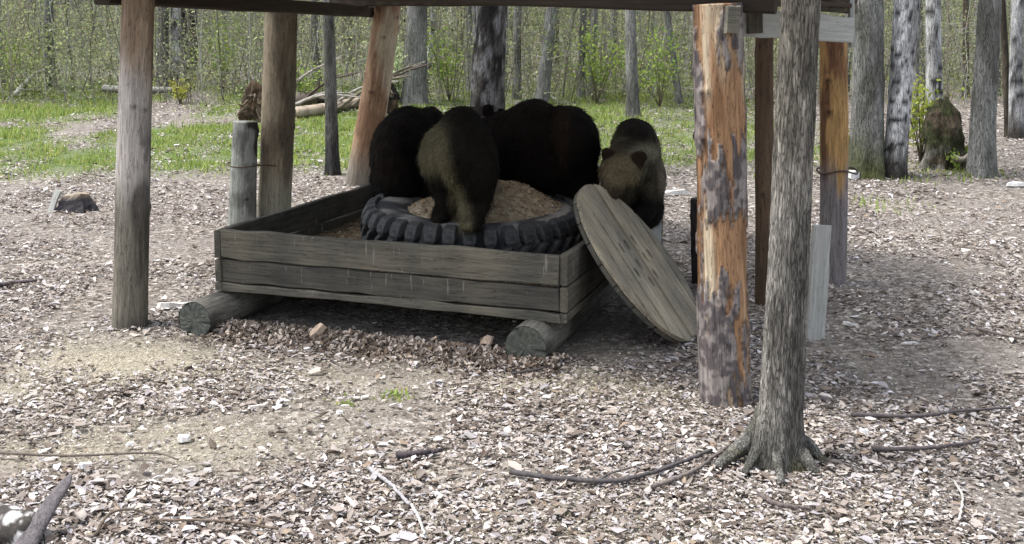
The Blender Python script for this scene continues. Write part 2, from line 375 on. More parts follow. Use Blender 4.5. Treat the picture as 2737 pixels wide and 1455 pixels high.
# ------------------------------------------------------------------ trees
def twigs_crown(seed, h0, h1, spread, nleaf):
    """crown mesh in tree coordinates: forked limbs and small leaf faces"""
    rg = np.random.default_rng(seed); V = []; F = []; col = []
    def seg(p, q, r0, r1):
        d = (q-p); d /= np.linalg.norm(d)+1e-9; a = np.cross(d, [0.3, .5, .8]); a /= np.linalg.norm(a); b = np.cross(d, a)
        k = len(V)
        for (c, r) in ((p, r0), (q, r1)):
            for t in (0, 2.09, 4.19): V.append(c + r*(math.cos(t)*a+math.sin(t)*b)); col.append((.13, .12, .10))
        for t in range(3): F.append((k+t, k+(t+1) % 3, k+3+(t+1) % 3, k+3+t))
    tips = []
    for i in range(22):
        h = h0+(h1-h0)*(i+rg.random())/22; az = rg.random()*6.28; L = spread*(1-.6*(h-h0)/(h1-h0))*rg.uniform(.5, 1)
        p = np.array([0, 0, h]); d = np.array([math.cos(az), math.sin(az), rg.uniform(.3, .9)])
        r = .035
        for s in range(4):
            q = p + d*L/4; seg(p, q, r, r*.7); r *= .7
            for _ in range(2):
                e = d + rg.normal(0, .6, 3); t = q+e*L*.25; seg(q, t, r*.6, .004); tips.append(t); tips.append((q+t)/2)
            d = d + rg.normal(0, .18, 3); p = q
    tips = np.array(tips)
    for i in range(nleaf):
        c = tips[rg.integers(len(tips))] + rg.normal(0, .13, 3); s = rg.uniform(.03, .06)
        a = rg.normal(0, 1, 3); a /= np.linalg.norm(a); b = np.cross(a, rg.normal(0, 1, 3)); b /= np.linalg.norm(b)
        k = len(V); V += [c-a*s, c+b*s*.6, c+a*s, c-b*s*.6]; g = rg.uniform(.7, 1.2); col += [(.17*g, .25*g, .05*g)]*4
        F.append((k, k+1, k+2, k+3))
    return npmesh('crown', np.array(V), np.array(F), np.array(col), smooth=False)
CROWNS = [twigs_crown(s, 4.6, 11, 2.2, 500) for s in (1, 2, 3)]
TREE_BARKS = {
    'birch': lambda th, t, V, s: mixc(mixc(mixc((.62, .62, .62), (.34, .34, .34), sstep(.4, .6, fbm(V[:, 0]*6+s, V[:, 1]*6, V[:, 2]*3, 3))), (.06, .06, .06), sstep(.57, .64, fbm(V[:, 0]*11+s, V[:, 1]*11, V[:, 2]*38, 3))), (.055, .05, .042), sstep(.9, .3, V[:, 2]+.5*fbm(th*1.5, V[:, 2]*3, s))),
    'grey': lambda th, t, V, s: mixc((.25, .25, .235), (.11, .11, .095), sstep(.35, .7, fbm(V[:, 0]*4+s, V[:, 1]*4, V[:, 2]*2, 4))),
    'dark': lambda th, t, V, s: mixc((.085, .078, .07), (.018, .016, .015), sstep(.45, .6, fbm(V[:, 0]*9+s, V[:, 1]*9, V[:, 2]*3.5, 4))),
    'brown': lambda th, t, V, s: mixc((.11, .095, .07), (.055, .045, .035), sstep(.35, .7, fbm(V[:, 0]*4+s, V[:, 1]*4, V[:, 2]*2, 4))),
}
def tree(base, width, lean, kind, label, group=None, height=11.0, moss=0, seed=0, mat=None, seg=18, rings=60, dark_base=0, bumpy=.10, flare=.35, cat='tree', lean_y=0.0, name='tree', wtop=None, bend=0):
    """base: ground point; lean: x shift per metre of height"""
    t = thing(name, base, label, cat, group)
    r0 = width/2; s = seed*3.7
    n = rings
    hs = height*(np.linspace(0, 1, n)**1.7)
    path = [Vector((lean*h + bend*math.sin(h*.8+s)*.1*min(h, 2) , lean_y*h + .05*math.sin(h*.6+s*2)*min(h/2, 1), h-.12)) for h in hs]
    wt = (wtop/2 if wtop else r0*.82)
    rad = [lerp(r0, wt, min(h/2.4, 1)) * (1-.55*max(0, h-2.4)/(height-2.4)) for h in hs]
    def disp(th, tt, r):
        h = height*tt**1.7
        f = 1 + bumpy*(fbm(np.cos(th)*2+s, np.sin(th)*2, h*1.2, 3)-.5)*2
        f = f + bumpy*.8*(vn(np.cos(th)*7+s, np.sin(th)*7, h*3)-.5)
        f = f + flare*np.exp(-h/.22)*(1+.8*np.cos(th*5+s)+.4*np.cos(th*3+2*s))
        return f
    bf = TREE_BARKS[kind]
    def colf(th, tt, V):
        c = bf(th, tt, V, s)
        if kind == 'dark':
            v = fbm(V[:, 0]*15+s, V[:, 1]*15, V[:, 2]*5, 3); c = mixc(c, (.20, .20, .205), sstep(.56, .64, v)*sstep(.3, 1.6, V[:, 2])); c = mixc(c, (.008, .007, .007), np.exp(-((v-.48)/.02)**2))
        if moss: c = mixc(c, (.085, .10, .022), moss*sstep(1.0, .2, V[:, 2] + .5*fbm(th, V[:, 2]*2, s)))
        if dark_base: c = mixc(c, (.03, .028, .028), dark_base*sstep(1.5, .5, V[:, 2]+.4*fbm(th*2, V[:, 2]*2, s)))
        return c
    me = tube_mesh('trunk', path, rad, seg, colf, disp)
    link('trunk', me, mat or M_BARK, t, Matrix.Translation(base))
    cm = CROWNS[seed % 3]
    cr = link('crown', cm, M_GREEN, t, Matrix.Translation(Vector(base)+Vector((lean*4.6, lean_y*4.6, 0))) @ Matrix.Rotation(seed*1.3, 4, 'Z') @ Matrix.Diagonal((1, 1, height/11.5, 1)))
    return t
def tree_px(bx, by, w, topx, kind, label, topy=0, group=None, **kw):
    b = G(bx, by); T = P(topx, topy, b.y)
    lean = (T.x-b.x)/max(T.z-b.z, .3)
    return tree(b, w/pxm(b.y), lean, kind, label, group, **kw)

# the trees one can single out
tree_px(1216, 425, 92, 1236, 'dark', 'thick old tree with dark cracked bark rising behind the bears', seed=1, mat=M_BARK, seg=48, rings=150, bumpy=.16, wtop=.43)
tree_px(838, 440, 34, 826, 'grey', 'slim grey tree with blackened foot between the two left rear poles', seed=2, dark_base=.9, seg=24, rings=90)
tree_px(1042, 262, 62, 1050, 'grey', 'broad grey tree just right of the leaning bare pole', seed=3, seg=28)
tree_px(1062, 232, 18, 1103, 'birch', 'thin white birch leaning right beside the broad grey tree', seed=4, bend=.6)
tree_px(1592, 300, 33, 1586, 'grey', 'straight pale grey trunk standing behind the smallest bear', seed=5)
tree_px(1362, 262, 34, 1388, 'grey', 'mottled trunk leaning right above the largest bear', seed=6)
tree_px(1300, 250, 21, 1302, 'grey', 'slim grey trunk directly right of the thick dark tree', seed=7)
tree_px(1462, 248, 20, 1468, 'grey', 'slim trunk in the gap above the rump of the largest bear', seed=8)
tree_px(1712, 262, 18, 1675, 'grey', 'thin trunk leaning left near the orange front post', seed=9)
tree_px(127, 225, 27, 122, 'grey', 'grey trunk with a bare fallen branch at its foot, far left', seed=10)
tree_px(409, 226, 32, 408, 'grey', 'grey trunk of the close pair seen just right of the front left pole', seed=11)
tree_px(441, 224, 29, 440, 'birch', 'paler trunk of the close pair right of the front left pole', seed=12)
tree_px(487, 205, 24, 484, 'brown', 'dark brown trunk left of the shaded rear pole', seed=13)
tree_px(795, 222, 22, 793, 'grey', 'pale slim trunk right of the shaded rear pole', seed=14)
tree_px(2180, 446, 88, 2184, 'grey', 'broad grey-green tree with mossy foot behind the silver end board', seed=15, moss=.8, seg=40, rings=130, bumpy=.13, flare=.25)
tree_px(2246, 446, 56, 2274, 'birch', 'white birch leaning right, grown against the mossy grey tree', seed=16, seg=36, rings=120, bumpy=.1)
tree_px(2266, 440, 24, 2306, 'birch', 'thinnest white birch leaning right against its thicker white neighbour', seed=23, seg=24, rings=110)
tree_px(2352, 405, 44, 2352, 'birch', 'white birch rising out from behind the burred stump', seed=17, seg=28, rings=90)
tree_px(2468, 442, 66, 2492, 'grey', 'broad rough tree just right of the burred stump', seed=18, seg=40, rings=120, bumpy=.14, flare=.25)
tree_px(2556, 350, 36, 2558, 'birch', 'spotted birch at the right edge of the picture', seed=19)
tree_px(2540, 345, 18, 2520, 'brown', 'thin dark trunk beside the spotted birch at the right edge', seed=20)
tree_px(2300, 330, 14, 2312, 'grey', 'thin trunk in the gap between the two white birches', seed=22)

# the forest behind: each trunk its own thing
def forest():
    rg = random.Random(5); pts = []
    meshes = {}
    kinds = ['grey', 'brown', 'birch', 'dark', 'grey', 'grey']
    for k, kind in enumerate(kinds):
        for v in range(2):
            s = k*2+v; hs = 9.0*(np.linspace(0, 1, 22)**1.3)
            path = [Vector((.06*math.sin(h*.9+s), .06*math.sin(h*.7+2*s), h-.15)) for h in hs]
            rad = [.5*(1-.06*h) for h in hs]
            bf = TREE_BARKS[kind]
            me = tube_mesh('trunk', path, rad, 9, lambda th, tt, V: bf(th, tt, V*np.array([.3, .3, 1]), s),
                           lambda th, tt, r: 1+.12*(vn(np.cos(th)*3+s, np.sin(th)*3, tt*20)-.5)+.3*math.exp(-tt*25))
            me.materials.append(M_FARBARK); meshes[(k, v)] = me
    count = 0; tries = 0
    while count < 210 and tries < 6000:
        tries += 1
        y = rg.uniform(24.5, 62); x = rg.uniform(-1, 1)*(y*.52+1)
        d = .55 if y < 35 else .35
        if any((x-a)**2+(y-b)**2 < d for a, b in pts): continue
        pts.append((x, y)); w = rg.choice([.07, .09, .12, .14, .18, .22, .28, .34])*rg.uniform(.85, 1.2)
        if y < 30 and w > .2: w *= .6
        k = rg.randrange(6); kind = kinds[k]
        group = 'slender trees of the forest behind the clearing'
        lab = {'grey': 'bare grey tree trunk among many in the forest behind the clearing', 'brown': 'dark brown tree trunk among many in the forest behind the clearing',
               'birch': 'pale birch trunk among many in the forest behind the clearing', 'dark': 'blackish tree trunk among many in the forest behind the clearing'}[kind]
        t = thing('tree', (x, y, gz(x, y)), lab, 'tree', group); t['group'] = lab.split(' among')[0] + 's of the forest behind'
        o = bpy.data.objects.new('trunk', meshes[(k, rg.randrange(2))]); C.objects.link(o); o.parent = t
        o.scale = (w, w, rg.uniform(.8, 1.2)); o.rotation_euler = (rg.gauss(0, .03), rg.gauss(0, .045), rg.random()*6.28)
        c = bpy.data.objects.new('crown', CROWNS[count % 3]); C.objects.link(c); c.parent = t; c.rotation_euler = (0, 0, rg.random()*6.28); c.scale = (.7, .7, .8)
        if not c.data.materials: c.data.materials.append(M_GREEN)
        count += 1
forest()

def thicket():
    # undergrowth: uncountable thin stems and small spring leaves
    rg = np.random.default_rng(21); V = []; F = []; col = []
    n = 4200
    Y = 23+52*rg.random(n)**1.5; X = rg.uniform(-1, 1, n)*(Y*.54+1); H = .6+6.5*rg.random(n)**1.4
    r = rg.uniform(.005, .024, n)*np.clip(Y/36, .7, 2); lx = rg.normal(0, .17, n); ly = rg.normal(0, .14, n); Z = TH(X, Y)
    cols = np.array([(.26, .26, .23), (.40, .40, .36), (.15, .13, .11), (.30, .27, .21)])[rg.integers(0, 4, n)]*rg.uniform(.7, 1.2, (n, 1))
    levels = 5; VV = np.zeros((n, levels, 3, 3))
    jx = np.zeros(n); jy = np.zeros(n)
    for l in range(levels):
        t = l/(levels-1); cx = X+lx*H*t+jx; cy = Y+ly*H*t+jy; cz = Z-.05+H*t
        jx = jx+rg.normal(0, .10, n); jy = jy+rg.normal(0, .10, n)
        for a in range(3):
            an = a*2.094; rr = r*(1-.75*t)
            VV[:, l, a] = np.stack([cx+rr*math.cos(an), cy+rr*math.sin(an), cz], -1)
    b = np.arange(n)*levels*3; FF = []
    for l in range(levels-1):
        for a in range(3):
            FF.append(np.stack([b+l*3+a, b+l*3+(a+1) % 3, b+(l+1)*3+(a+1) % 3, b+(l+1)*3+a], -1))
    o = link('sapling_thicket', npmesh('sapling_thicket', VV.reshape(-1, 3), np.concatenate(FF), np.repeat(cols, levels*3, 0)), M_FARBARK)
    meta(o, 'tangle of thin bare saplings between the forest trunks', 'saplings', kind='stuff')
    # twigs
    n = 22000; k = rg.integers(0, 4200, n); t = rg.uniform(.15, 1, n)
    p = np.stack([X[k]+lx[k]*H[k]*t, Y[k]+ly[k]*H[k]*t, Z[k]+H[k]*t], -1)
    d = rg.normal(0, 1, (n, 3)); d[:, 2] = np.abs(d[:, 2])*.8; d /= np.linalg.norm(d, axis=1)[:, None]; L = rg.uniform(.3, 1.3, n)[:, None]
    w = .008*np.clip(Y[k]/30, .8, 2)[:, None]
    A = p; B = p+np.array([0, 0, 1])*w*2; T = p+d*L
    o = link('twigs', npmesh('twigs', np.stack([A, B, T], 1).reshape(-1, 3), np.arange(3*n).reshape(-1, 3), np.repeat(cols[k], 3, 0), smooth=False), M_FARBARK)
    meta(o, 'fine bare twigs of the undergrowth in the forest behind', 'twigs', kind='stuff')
    # leaves in clumps
    nc = 2600
    cy = 23.5+46*rg.random(nc)**1.5; cx = rg.uniform(-1, 1, nc)*(cy*.54+1); cz = TH(cx, cy)+rg.gamma(1.3, .95, nc); cs = rg.uniform(.25, 1.0, nc)
    hue = rg.random(nc)
    n = 300000; k = rg.integers(0, nc, n)
    p = np.stack([cx[k]+rg.normal(0, 1, n)*cs[k], cy[k]+rg.normal(0, 1, n)*cs[k], cz[k]+rg.normal(0, .75, n)*cs[k]], -1)
    keep = p[:, 2] > TH(p[:, 0], p[:, 1]); p = p[keep]; k = k[keep]; n = len(p)
    s = rg.uniform(.018, .050, n)[:, None]*np.clip(p[:, 1:2]/30, .9, 2.2)
    a = rg.normal(0, 1, (n, 3)); a /= np.linalg.norm(a, axis=1)[:, None]; b = np.cross(a, rg.normal(0, 1, (n, 3))); b /= np.linalg.norm(b, axis=1)[:, None]
    V = np.stack([p-a*s, p+b*s*.6, p+a*s, p-b*s*.6], 1).reshape(-1, 3)
    h = hue[k][:, None]
    col = (np.array([.21, .26, .13])*(1-h)+np.array([.42, .45, .22])*h)*rg.uniform(.5, 1.2, (n, 1)); dry = rg.random(n) < .16; col[dry] = np.array([.26, .22, .15])*rg.uniform(.6, 1.2, (int(dry.sum()), 1))
    o = link('undergrowth', npmesh('undergrowth', V, np.arange(4*n).reshape(-1, 4), np.repeat(col, 4, 0), smooth=False), M_GREEN)
    meta(o, 'yellow-green spring leaves of the undergrowth in the forest behind', 'undergrowth', kind='stuff')
    # far wood reading as one mass
    n = 900; Y = rg.uniform(62, 120, n); X = rg.uniform(-1, 1, n)*(Y*.56+2); Z = TH(X, Y); H = rg.uniform(9, 15, n); r = rg.uniform(.06, .22, n)
    cols = np.array([(.13, .13, .115), (.22, .22, .20), (.08, .075, .06)])[rg.integers(0, 3, n)]
    VV = np.zeros((n, 2, 4, 3)); lx = rg.normal(0, .04, n)
    for l in range(2):
        for a in range(4):
            an = a*1.571; VV[:, l, a] = np.stack([X+lx*H*l+r*(1-.5*l)*math.cos(an), Y+r*math.sin(an), Z-.3+H*l], -1)
    b = np.arange(n)*8
    FF = np.concatenate([np.stack([b+a, b+(a+1) % 4, b+4+(a+1) % 4, b+4+a], -1) for a in range(4)])
    o = link('far_wood', npmesh('far_wood', VV.reshape(-1, 3), FF, np.repeat(cols, 8, 0)), M_FARBARK)
    meta(o, 'far-off trunks of the wood closing the view', 'far wood', kind='stuff')
    n = 90000; y = rg.uniform(60, 110, n); x = rg.uniform(-1, 1, n)*(y*.56+2); z = TH(x, y)+rg.uniform(0, 13, n)
    p = np.stack([x, y, z], -1); s = rg.uniform(.08, .22, n)[:, None]
    a = rg.normal(0, 1, (n, 3)); a /= np.linalg.norm(a, axis=1)[:, None]; b = np.cross(a, rg.normal(0, 1, (n, 3))); b /= np.linalg.norm(b, axis=1)[:, None]
    V = np.stack([p-a*s, p+b*s*.6, p+a*s, p-b*s*.6], 1).reshape(-1, 3)
    h = fbm(x*.2, z*.4, y*.1)[:, None]
    col = (np.array([.12, .18, .05])*(1-h)+np.array([.28, .32, .10])*h)*rg.uniform(.5, 1.2, (n, 1))
    o = link('far_foliage', npmesh('far_foliage', V, np.arange(4*n).reshape(-1, 4), np.repeat(col, 4, 0), smooth=False), M_GREEN)
    meta(o, 'far-off young foliage of the wood closing the view', 'far foliage', kind='stuff')
thicket()

# front tree with its root flare
def front_tree():
    b = G(1958, 1165); top = P(2012, 0, b.y+.05)
    lean = (top.x-b.x)/(top.z-b.z)
    t = thing('tree', b, 'slender grey-green tree with spreading roots standing in front of the shelter', 'tree')
    H = 8.0; n = 420; hs = np.concatenate([np.linspace(-.06, .5, 130), .5+(H-.5)*np.linspace(0, 1, n-130)[1:]**1.6]); n = len(hs)
    lobes = [(math.radians(195), .10, .16, .35), (math.radians(262), .06, .14, .2), (math.radians(318), .09, .14, .25), (math.radians(60), .2, .12, .25), (math.radians(125), .2, .10, .25)]
    seg = 128; th = np.arange(seg)/seg*2*np.pi
    rows = []
    for h in hs:
        r = np.full(seg, lerp(.103, .088, min(max(h, 0)/2.2, 1))*(1-.5*max(0, h-2.2)/6))
        r = r*(1+.10*(fbm(np.cos(th)*1.6, np.sin(th)*1.6, h*1.1, 3)-.5)*2)
        r = r + .006*(fbm(np.cos(th)*16, np.sin(th)*16, h*6, 3)-.5)*2 + .004*(vn(np.cos(th)*34, np.sin(th)*34, h*14)-.5)
        hh = max(h, -.02)
        for (a, A, hd, w) in lobes:
            d = (th-a+math.pi) % (2*math.pi)-math.pi
            r = r + A*math.exp(-(max(hh+.02, 0)/hd*1.5)**.8)*np.exp(-(d/w)**2)
        r = r + .018*math.exp(-max(hh, 0)/.10)
        cx = lean*h; cy = .02*math.sin(h)
        rows.append(np.stack([cx+r*np.cos(th), cy+r*np.sin(th), np.full(seg, h)], -1))
    V = np.concatenate(rows); i = np.arange(n-1)[:, None]*seg; j = np.arange(seg)[None, :]
    F = np.stack([i+j, i+(j+1) % seg, i+seg+(j+1) % seg, i+seg+j], -1).reshape(-1, 4)
    f = fbm(V[:, 0]*14, V[:, 1]*14, V[:, 2]*3, 4); z = V[:, 2]
    col = mixc((.27, .245, .205), (.11, .10, .083), sstep(.35, .65, f))
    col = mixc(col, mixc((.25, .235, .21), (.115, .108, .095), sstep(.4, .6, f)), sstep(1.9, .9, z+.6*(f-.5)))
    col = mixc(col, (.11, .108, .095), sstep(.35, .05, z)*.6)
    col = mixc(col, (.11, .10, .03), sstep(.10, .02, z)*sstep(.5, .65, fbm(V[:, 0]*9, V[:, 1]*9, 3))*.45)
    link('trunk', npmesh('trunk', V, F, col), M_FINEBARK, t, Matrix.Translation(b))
    def rootcol(th, tt, V):
        f = fbm(V[:, 0]*16, V[:, 1]*16, V[:, 2]*16, 4); c = mixc((.20, .195, .175), (.085, .083, .072), sstep(.38, .62, f)); return mixc(c, (.11, .10, .03), sstep(.55, .68, fbm(V[:, 0]*9, V[:, 1]*9, V[:, 2]*9+3))*.4)
    for k, (pts, r) in enumerate([([(1915, 1120, .10), (1868, 1162, .075), (1800, 1184, .015)], .062), ([(1935, 1120, .10), (1905, 1176, .08), (1872, 1200, .01)], .036),
                     ([(1952, 1120, .17), (1952, 1178, .095), (1966, 1226, .01)], .042), ([(1985, 1120, .14), (2012, 1180, .085), (2058, 1204, .01)], .050),
                     ([(2000, 1120, .10), (2036, 1155, .075), (2076, 1172, .01)], .038)]):
        pp = [b + (Vector((0, 0, .26)) + (G(*pts[0][:2])-b)*.35 + Vector((0, -.02, 0)))]
        for (qx, qy, z) in pts[1:]:
            g = G(qx, qy); pp.append(g+Vector((0, 0, z)))
        pp.insert(1, pp[0].lerp(pp[1], .55)+Vector((0, 0, -.045)))
        path = [q-b for q in curve_pts(pp, 26)]
        link('root', tube_mesh('root', path, np.linspace(r*1.15, r*.42, 26), 18, rootcol, lambda th, t_, rr: 1+.35*(fbm(np.cos(th)*2+k, np.sin(th)*2, t_*5)-.5)*2), M_FINEBARK, t, Matrix.Translation(b))
    link('crown', CROWNS[1], M_GREEN, t, Matrix.Translation(b+Vector((lean*4.6, 0, 0))) @ Matrix.Diagonal((.6, .6, .8, 1)))
front_tree()

# burred stump at the right
def burr_stump():
    b = G(2368, 422); t = thing('tree_stump', b, 'dark swollen broken stump with spreading foot between the right-hand trees', 'stump')
    n = 70; seg = 72; th = np.arange(seg)/seg*2*np.pi; rows = []
    jag = .10*(vn(np.cos(th)*1.2, np.sin(th)*1.2, 3)-.5)+.10*(vn(np.cos(th)*6, np.sin(th)*6, 1)-.5)
    for i in range(n):
        s = i/(n-1); h = s*(1.02+jag)
        r = .235+.045*np.sin(s*3.6+.2)-.05*s - (.10*max(0, s-.8)/.2)
        if i == n-1: r *= .5; h = h-.06
        rr = r*(1+.34*(fbm(np.cos(th)*2.2, np.sin(th)*2.2, h*3.5, 4)-.5)*2) + .02*(vn(np.cos(th)*11, np.sin(th)*11, h*1.5)-.5)*2
        for (a, A, w) in ((3.5, .26, .3), (4.3, .12, .2), (5.6, .24, .28), (.3, .2, .3), (2, .2, .3)):
            d = (th-a+math.pi) % (2*math.pi)-math.pi; rr = rr + A*np.exp(-(d/w)**2)*np.exp(-np.maximum(h, 0)/.13)
        d = np.abs((th-math.radians(288)+math.pi) % (2*math.pi)-math.pi)
        rr = rr*(1-.6*np.exp(-(d/.35)**2)*np.exp(-((h-.05)/.17)**2))
        rows.append(np.stack([rr*np.cos(th)+.03*math.sin(s*4), rr*np.sin(th), h-.05+0*th], -1))
    V = np.concatenate(rows); i = np.arange(n-1)[:, None]*seg; j = np.arange(seg)[None, :]
    F = np.stack([i+j, i+(j+1) % seg, i+seg+(j+1) % seg, i+seg+j], -1).reshape(-1, 4)
    f = fbm(V[:, 0]*6, V[:, 1]*6, V[:, 2]*6, 4)
    col = mixc((.085, .065, .045), (.035, .042, .014), sstep(.4, .6, f)); col = mixc(col, (.16, .15, .13), sstep(.4, .15, V[:, 2])*sstep(.45, .6, f))
    link('wood', npmesh('wood', V, F, col), M_BARK, t, Matrix.Translation(b))
    me = tube_mesh('broken_root', curve_pts([(.02, -.34, .18), (.14, -.38, .16), (.26, -.36, .27), (.32, -.30, .42)], 14), np.linspace(.05, .02, 14), 8, lambda th, tt, V: np.tile((.22, .20, .17), (len(V), 1)))
    link('broken_root', me, M_STICK, t, Matrix.Translation(b))
burr_stump()

# ------------------------------------------------------------------ feeding shelter
def axis_matrix(p0, p1):
    d = (p1-p0); q = d.to_track_quat('Z', 'Y'); return Matrix.Translation(p0) @ q.to_matrix().to_4x4()
sh_base = (G(320, 815)+G(1830, 1010))/2
shelter = thing('feeding_shelter', sh_base, 'open feeding shelter on rough log posts roofed with dark boards over the bears', 'shelter')
def pole(name, p0, p1, r0, r1, colf, label=None, mat=None, seg=36, rings=120, bumpy=.06, disp_extra=None, parent=None, cap=True):
    L = (p1-p0).length
    zs = np.linspace(0, L, rings); s = p0.x*7.1; kr = random.Random(int(p0.x*100)); knots = [(kr.uniform(3.2, 6.2), kr.uniform(.3, .95)*L) for _ in range(5)]
    bend = [Vector((.012*math.sin(z*1.7+s), .012*math.sin(z*1.3+2*s), z)) for z in zs]
    def disp(th, t, r):
        f = 1+bumpy*(fbm(np.cos(th)*1.5+s, np.sin(th)*1.5, t*L*1.5, 3)-.5)*2 + .02*(vn(np.cos(th)*9+s, np.sin(th)*9, t*L*5)-.5)
        if disp_extra is not None: f = f + disp_extra(th, t*L)
        for (a, z0) in knots:
            d = (th-a+math.pi) % (2*math.pi)-math.pi; f = f + .10*np.exp(-(d/.30)**2-((t*L-z0)/.035)**2)
        return f
    def colk(th, tt, V):
        c = colf(th, tt, V)
        for (a, z0) in knots:
            d = (th-a+math.pi) % (2*math.pi)-math.pi; c = c*(1-.75*np.exp(-(d/.17)**2-((tt*L-z0)/.018)**2))[:, None]
        d = (th-4.9-.25*np.sin(tt*L*2.2+s)+math.pi) % (2*math.pi)-math.pi
        return c*(1-.6*np.exp(-(d/.035)**2)*sstep(.45, .55, vn(tt*L*1.6, s)))[:, None]
    me = tube_mesh(name, bend, np.linspace(r0, r1, rings), seg, colk, disp)
    o = link(name, me, mat or M_POST, parent or shelter, axis_matrix(p0, p1))
    if label: o['label'] = label
    return o
TOPZ = 2.30
def top_at(px, py, Y, z=TOPZ):
    return P(px, py, Y)
# front-left pole A
pA = G(322, 820); tA = P(352, -12, pA.y)
def colA(th, tt, V):
    z = V[:, 2]; f = fbm(V[:, 0]*9, V[:, 1]*9, z*2.2, 4); f2 = fbm(V[:, 0]*5+3, V[:, 1]*5, z*1.3, 3)
    low = mixc((.17, .155, .125), (.095, .085, .07), sstep(.4, .6, f))
    mid = mixc((.40, .365, .335), (.135, .125, .115), sstep(.42, .58, f))
    top = mixc((.34, .265, .19), (.24, .175, .12), sstep(.4, .6, f))
    c = mixc(low, mid, sstep(.75, 1.25, z+.5*(f2-.5))); return mixc(c, top, sstep(1.55, 2.0, z+.8*(f2-.5)+.25*np.cos(th)))
pole('post', pA-Vector((0, 0, .1)), tA, .122, .106, colA, 'stripped grey and tan log post at the front left', rings=160)
# front-right post B: orange wood with bark left on it
pB = G(1832, 1008); tB = P(1800, 10, pB.y)
def barkmask(th, z, edge=False):
    x, y = np.cos(th), np.sin(th)
    f = fbm(x*1.3+5, y*1.3+1, z*2.2, 4); f2 = fbm(x*5+5, y*5, z*6, 3)
    m = f*.62+f2*.38
    lowm = .07*sstep(1.1, .5, z)
    m = m+lowm-.03*sstep(1.2, 1.9, z)
    return np.exp(-((m-.49)/.008)**2) if edge else sstep(.485, .515, m)
def colB(th, tt, V):
    z = V[:, 2]; m = barkmask(th, z); f = fbm(V[:, 0]*12, V[:, 1]*12, z*2.0, 4); f2 = fbm(V[:, 0]*26, V[:, 1]*26, z*20, 3)
    wood = mixc((.37, .215, .115), (.19, .10, .05), sstep(.38, .62, f)); wood = mixc(wood, (.50, .41, .29), sstep(.46, .62, fbm(V[:, 0]*7+9, V[:, 1]*7, z*.8, 4)))
    bark = mixc((.25, .22, .205), (.10, .085, .085), sstep(.4, .6, f2))
    return mixc(mixc(wood, bark, m), (.05, .03, .02), barkmask(th, z, True)*.7)
pole('post', pB-Vector((0, 0, .1)), tB, .136, .129, colB, 'thick orange-brown post with patches of bark at the front right', seg=120, rings=420, bumpy=.07,
     disp_extra=lambda th, z: .075*barkmask(th, np.full_like(th, z)) - .05*np.exp(-(((th-5.2+math.pi) % (2*math.pi)-math.pi)/.1)**2) + .04*(fbm(np.cos(th)*8, np.sin(th)*8, z*9)-.5))
# rear-left post D
pD = G(690, 556); tD = P(706, 18, pD.y)
def colD(th, tt, V):
    f = fbm(V[:, 0]*8, V[:, 1]*8, V[:, 2]*2, 4); c = mixc((.20, .165, .115), (.10, .08, .055), sstep(.4, .6, f)); return mixc(c, (.22, .21, .16), sstep(.9, .5, V[:, 2]+.4*f))
pole('post', pD-Vector((0, 0, .1)), tD, .176, .170, colD, 'thick brown shaded post at the rear left')
pS = G(606, 566); tS = P(614, 306, pS.y)
def colS(th, tt, V):
    f = fbm(V[:, 0]*9, V[:, 1]*9, V[:, 2]*5, 4); return mixc(mixc((.25, .26, .235), (.13, .13, .12), sstep(.4, .6, f)), (.04, .035, .03), sstep(.55, .64, fbm(V[:, 0]*6, V[:, 1]*6, V[:, 2]*4+3, 3))*sstep(.55, .8, V[:, 2]))
pole('bracing_post', pS-Vector((0, 0, .1)), tS, .15, .125, colS, 'short grey worn post wired to the rear left post', bumpy=.12)
def ring_wire(a, b, rad, z, name='wire'):
    c = (a+b)/2; h = (b-a)/2; pts = []
    L = h.length+rad
    for i in range(41):
        t = i/40*2*math.pi; u = h.normalized(); v = Vector((-u.y, u.x, 0)); 
        pts.append(Vector((c.x, c.y, z))+u*math.cos(t)*L+v*math.sin(t)*rad+Vector((0, 0, .015*math.sin(3*t))))
    link(name, tube_mesh(name, pts, [.008]*41, 6, None, None, False), M_WIRE, shelter)
q1 = P(690, 412, pD.y); q2 = P(612, 412, pS.y); ring_wire(q2, q1, .17, q1.z)
# leaning rear post E
pE = G(903, 462); tE = P(978, 8, pE.y-.4)
def colE(th, tt, V):
    z = V[:, 2]; f = fbm(V[:, 0]*9, V[:, 1]*9, z*2, 4); c = mixc((.34, .225, .14), (.21, .125, .075), sstep(.4, .6, f)); c = mixc(c, (.40, .34, .24), sstep(.5, .6, fbm(V[:, 0]*5, V[:, 1]*5, z, 3)))
    return mixc(c, (.20, .18, .15), sstep(.9, .3, z+.3*f))
pole('post', pE-Vector((0, 0, .1)), tE, .185, .160, colE, 'leaning peeled orange-tan post at the rear')
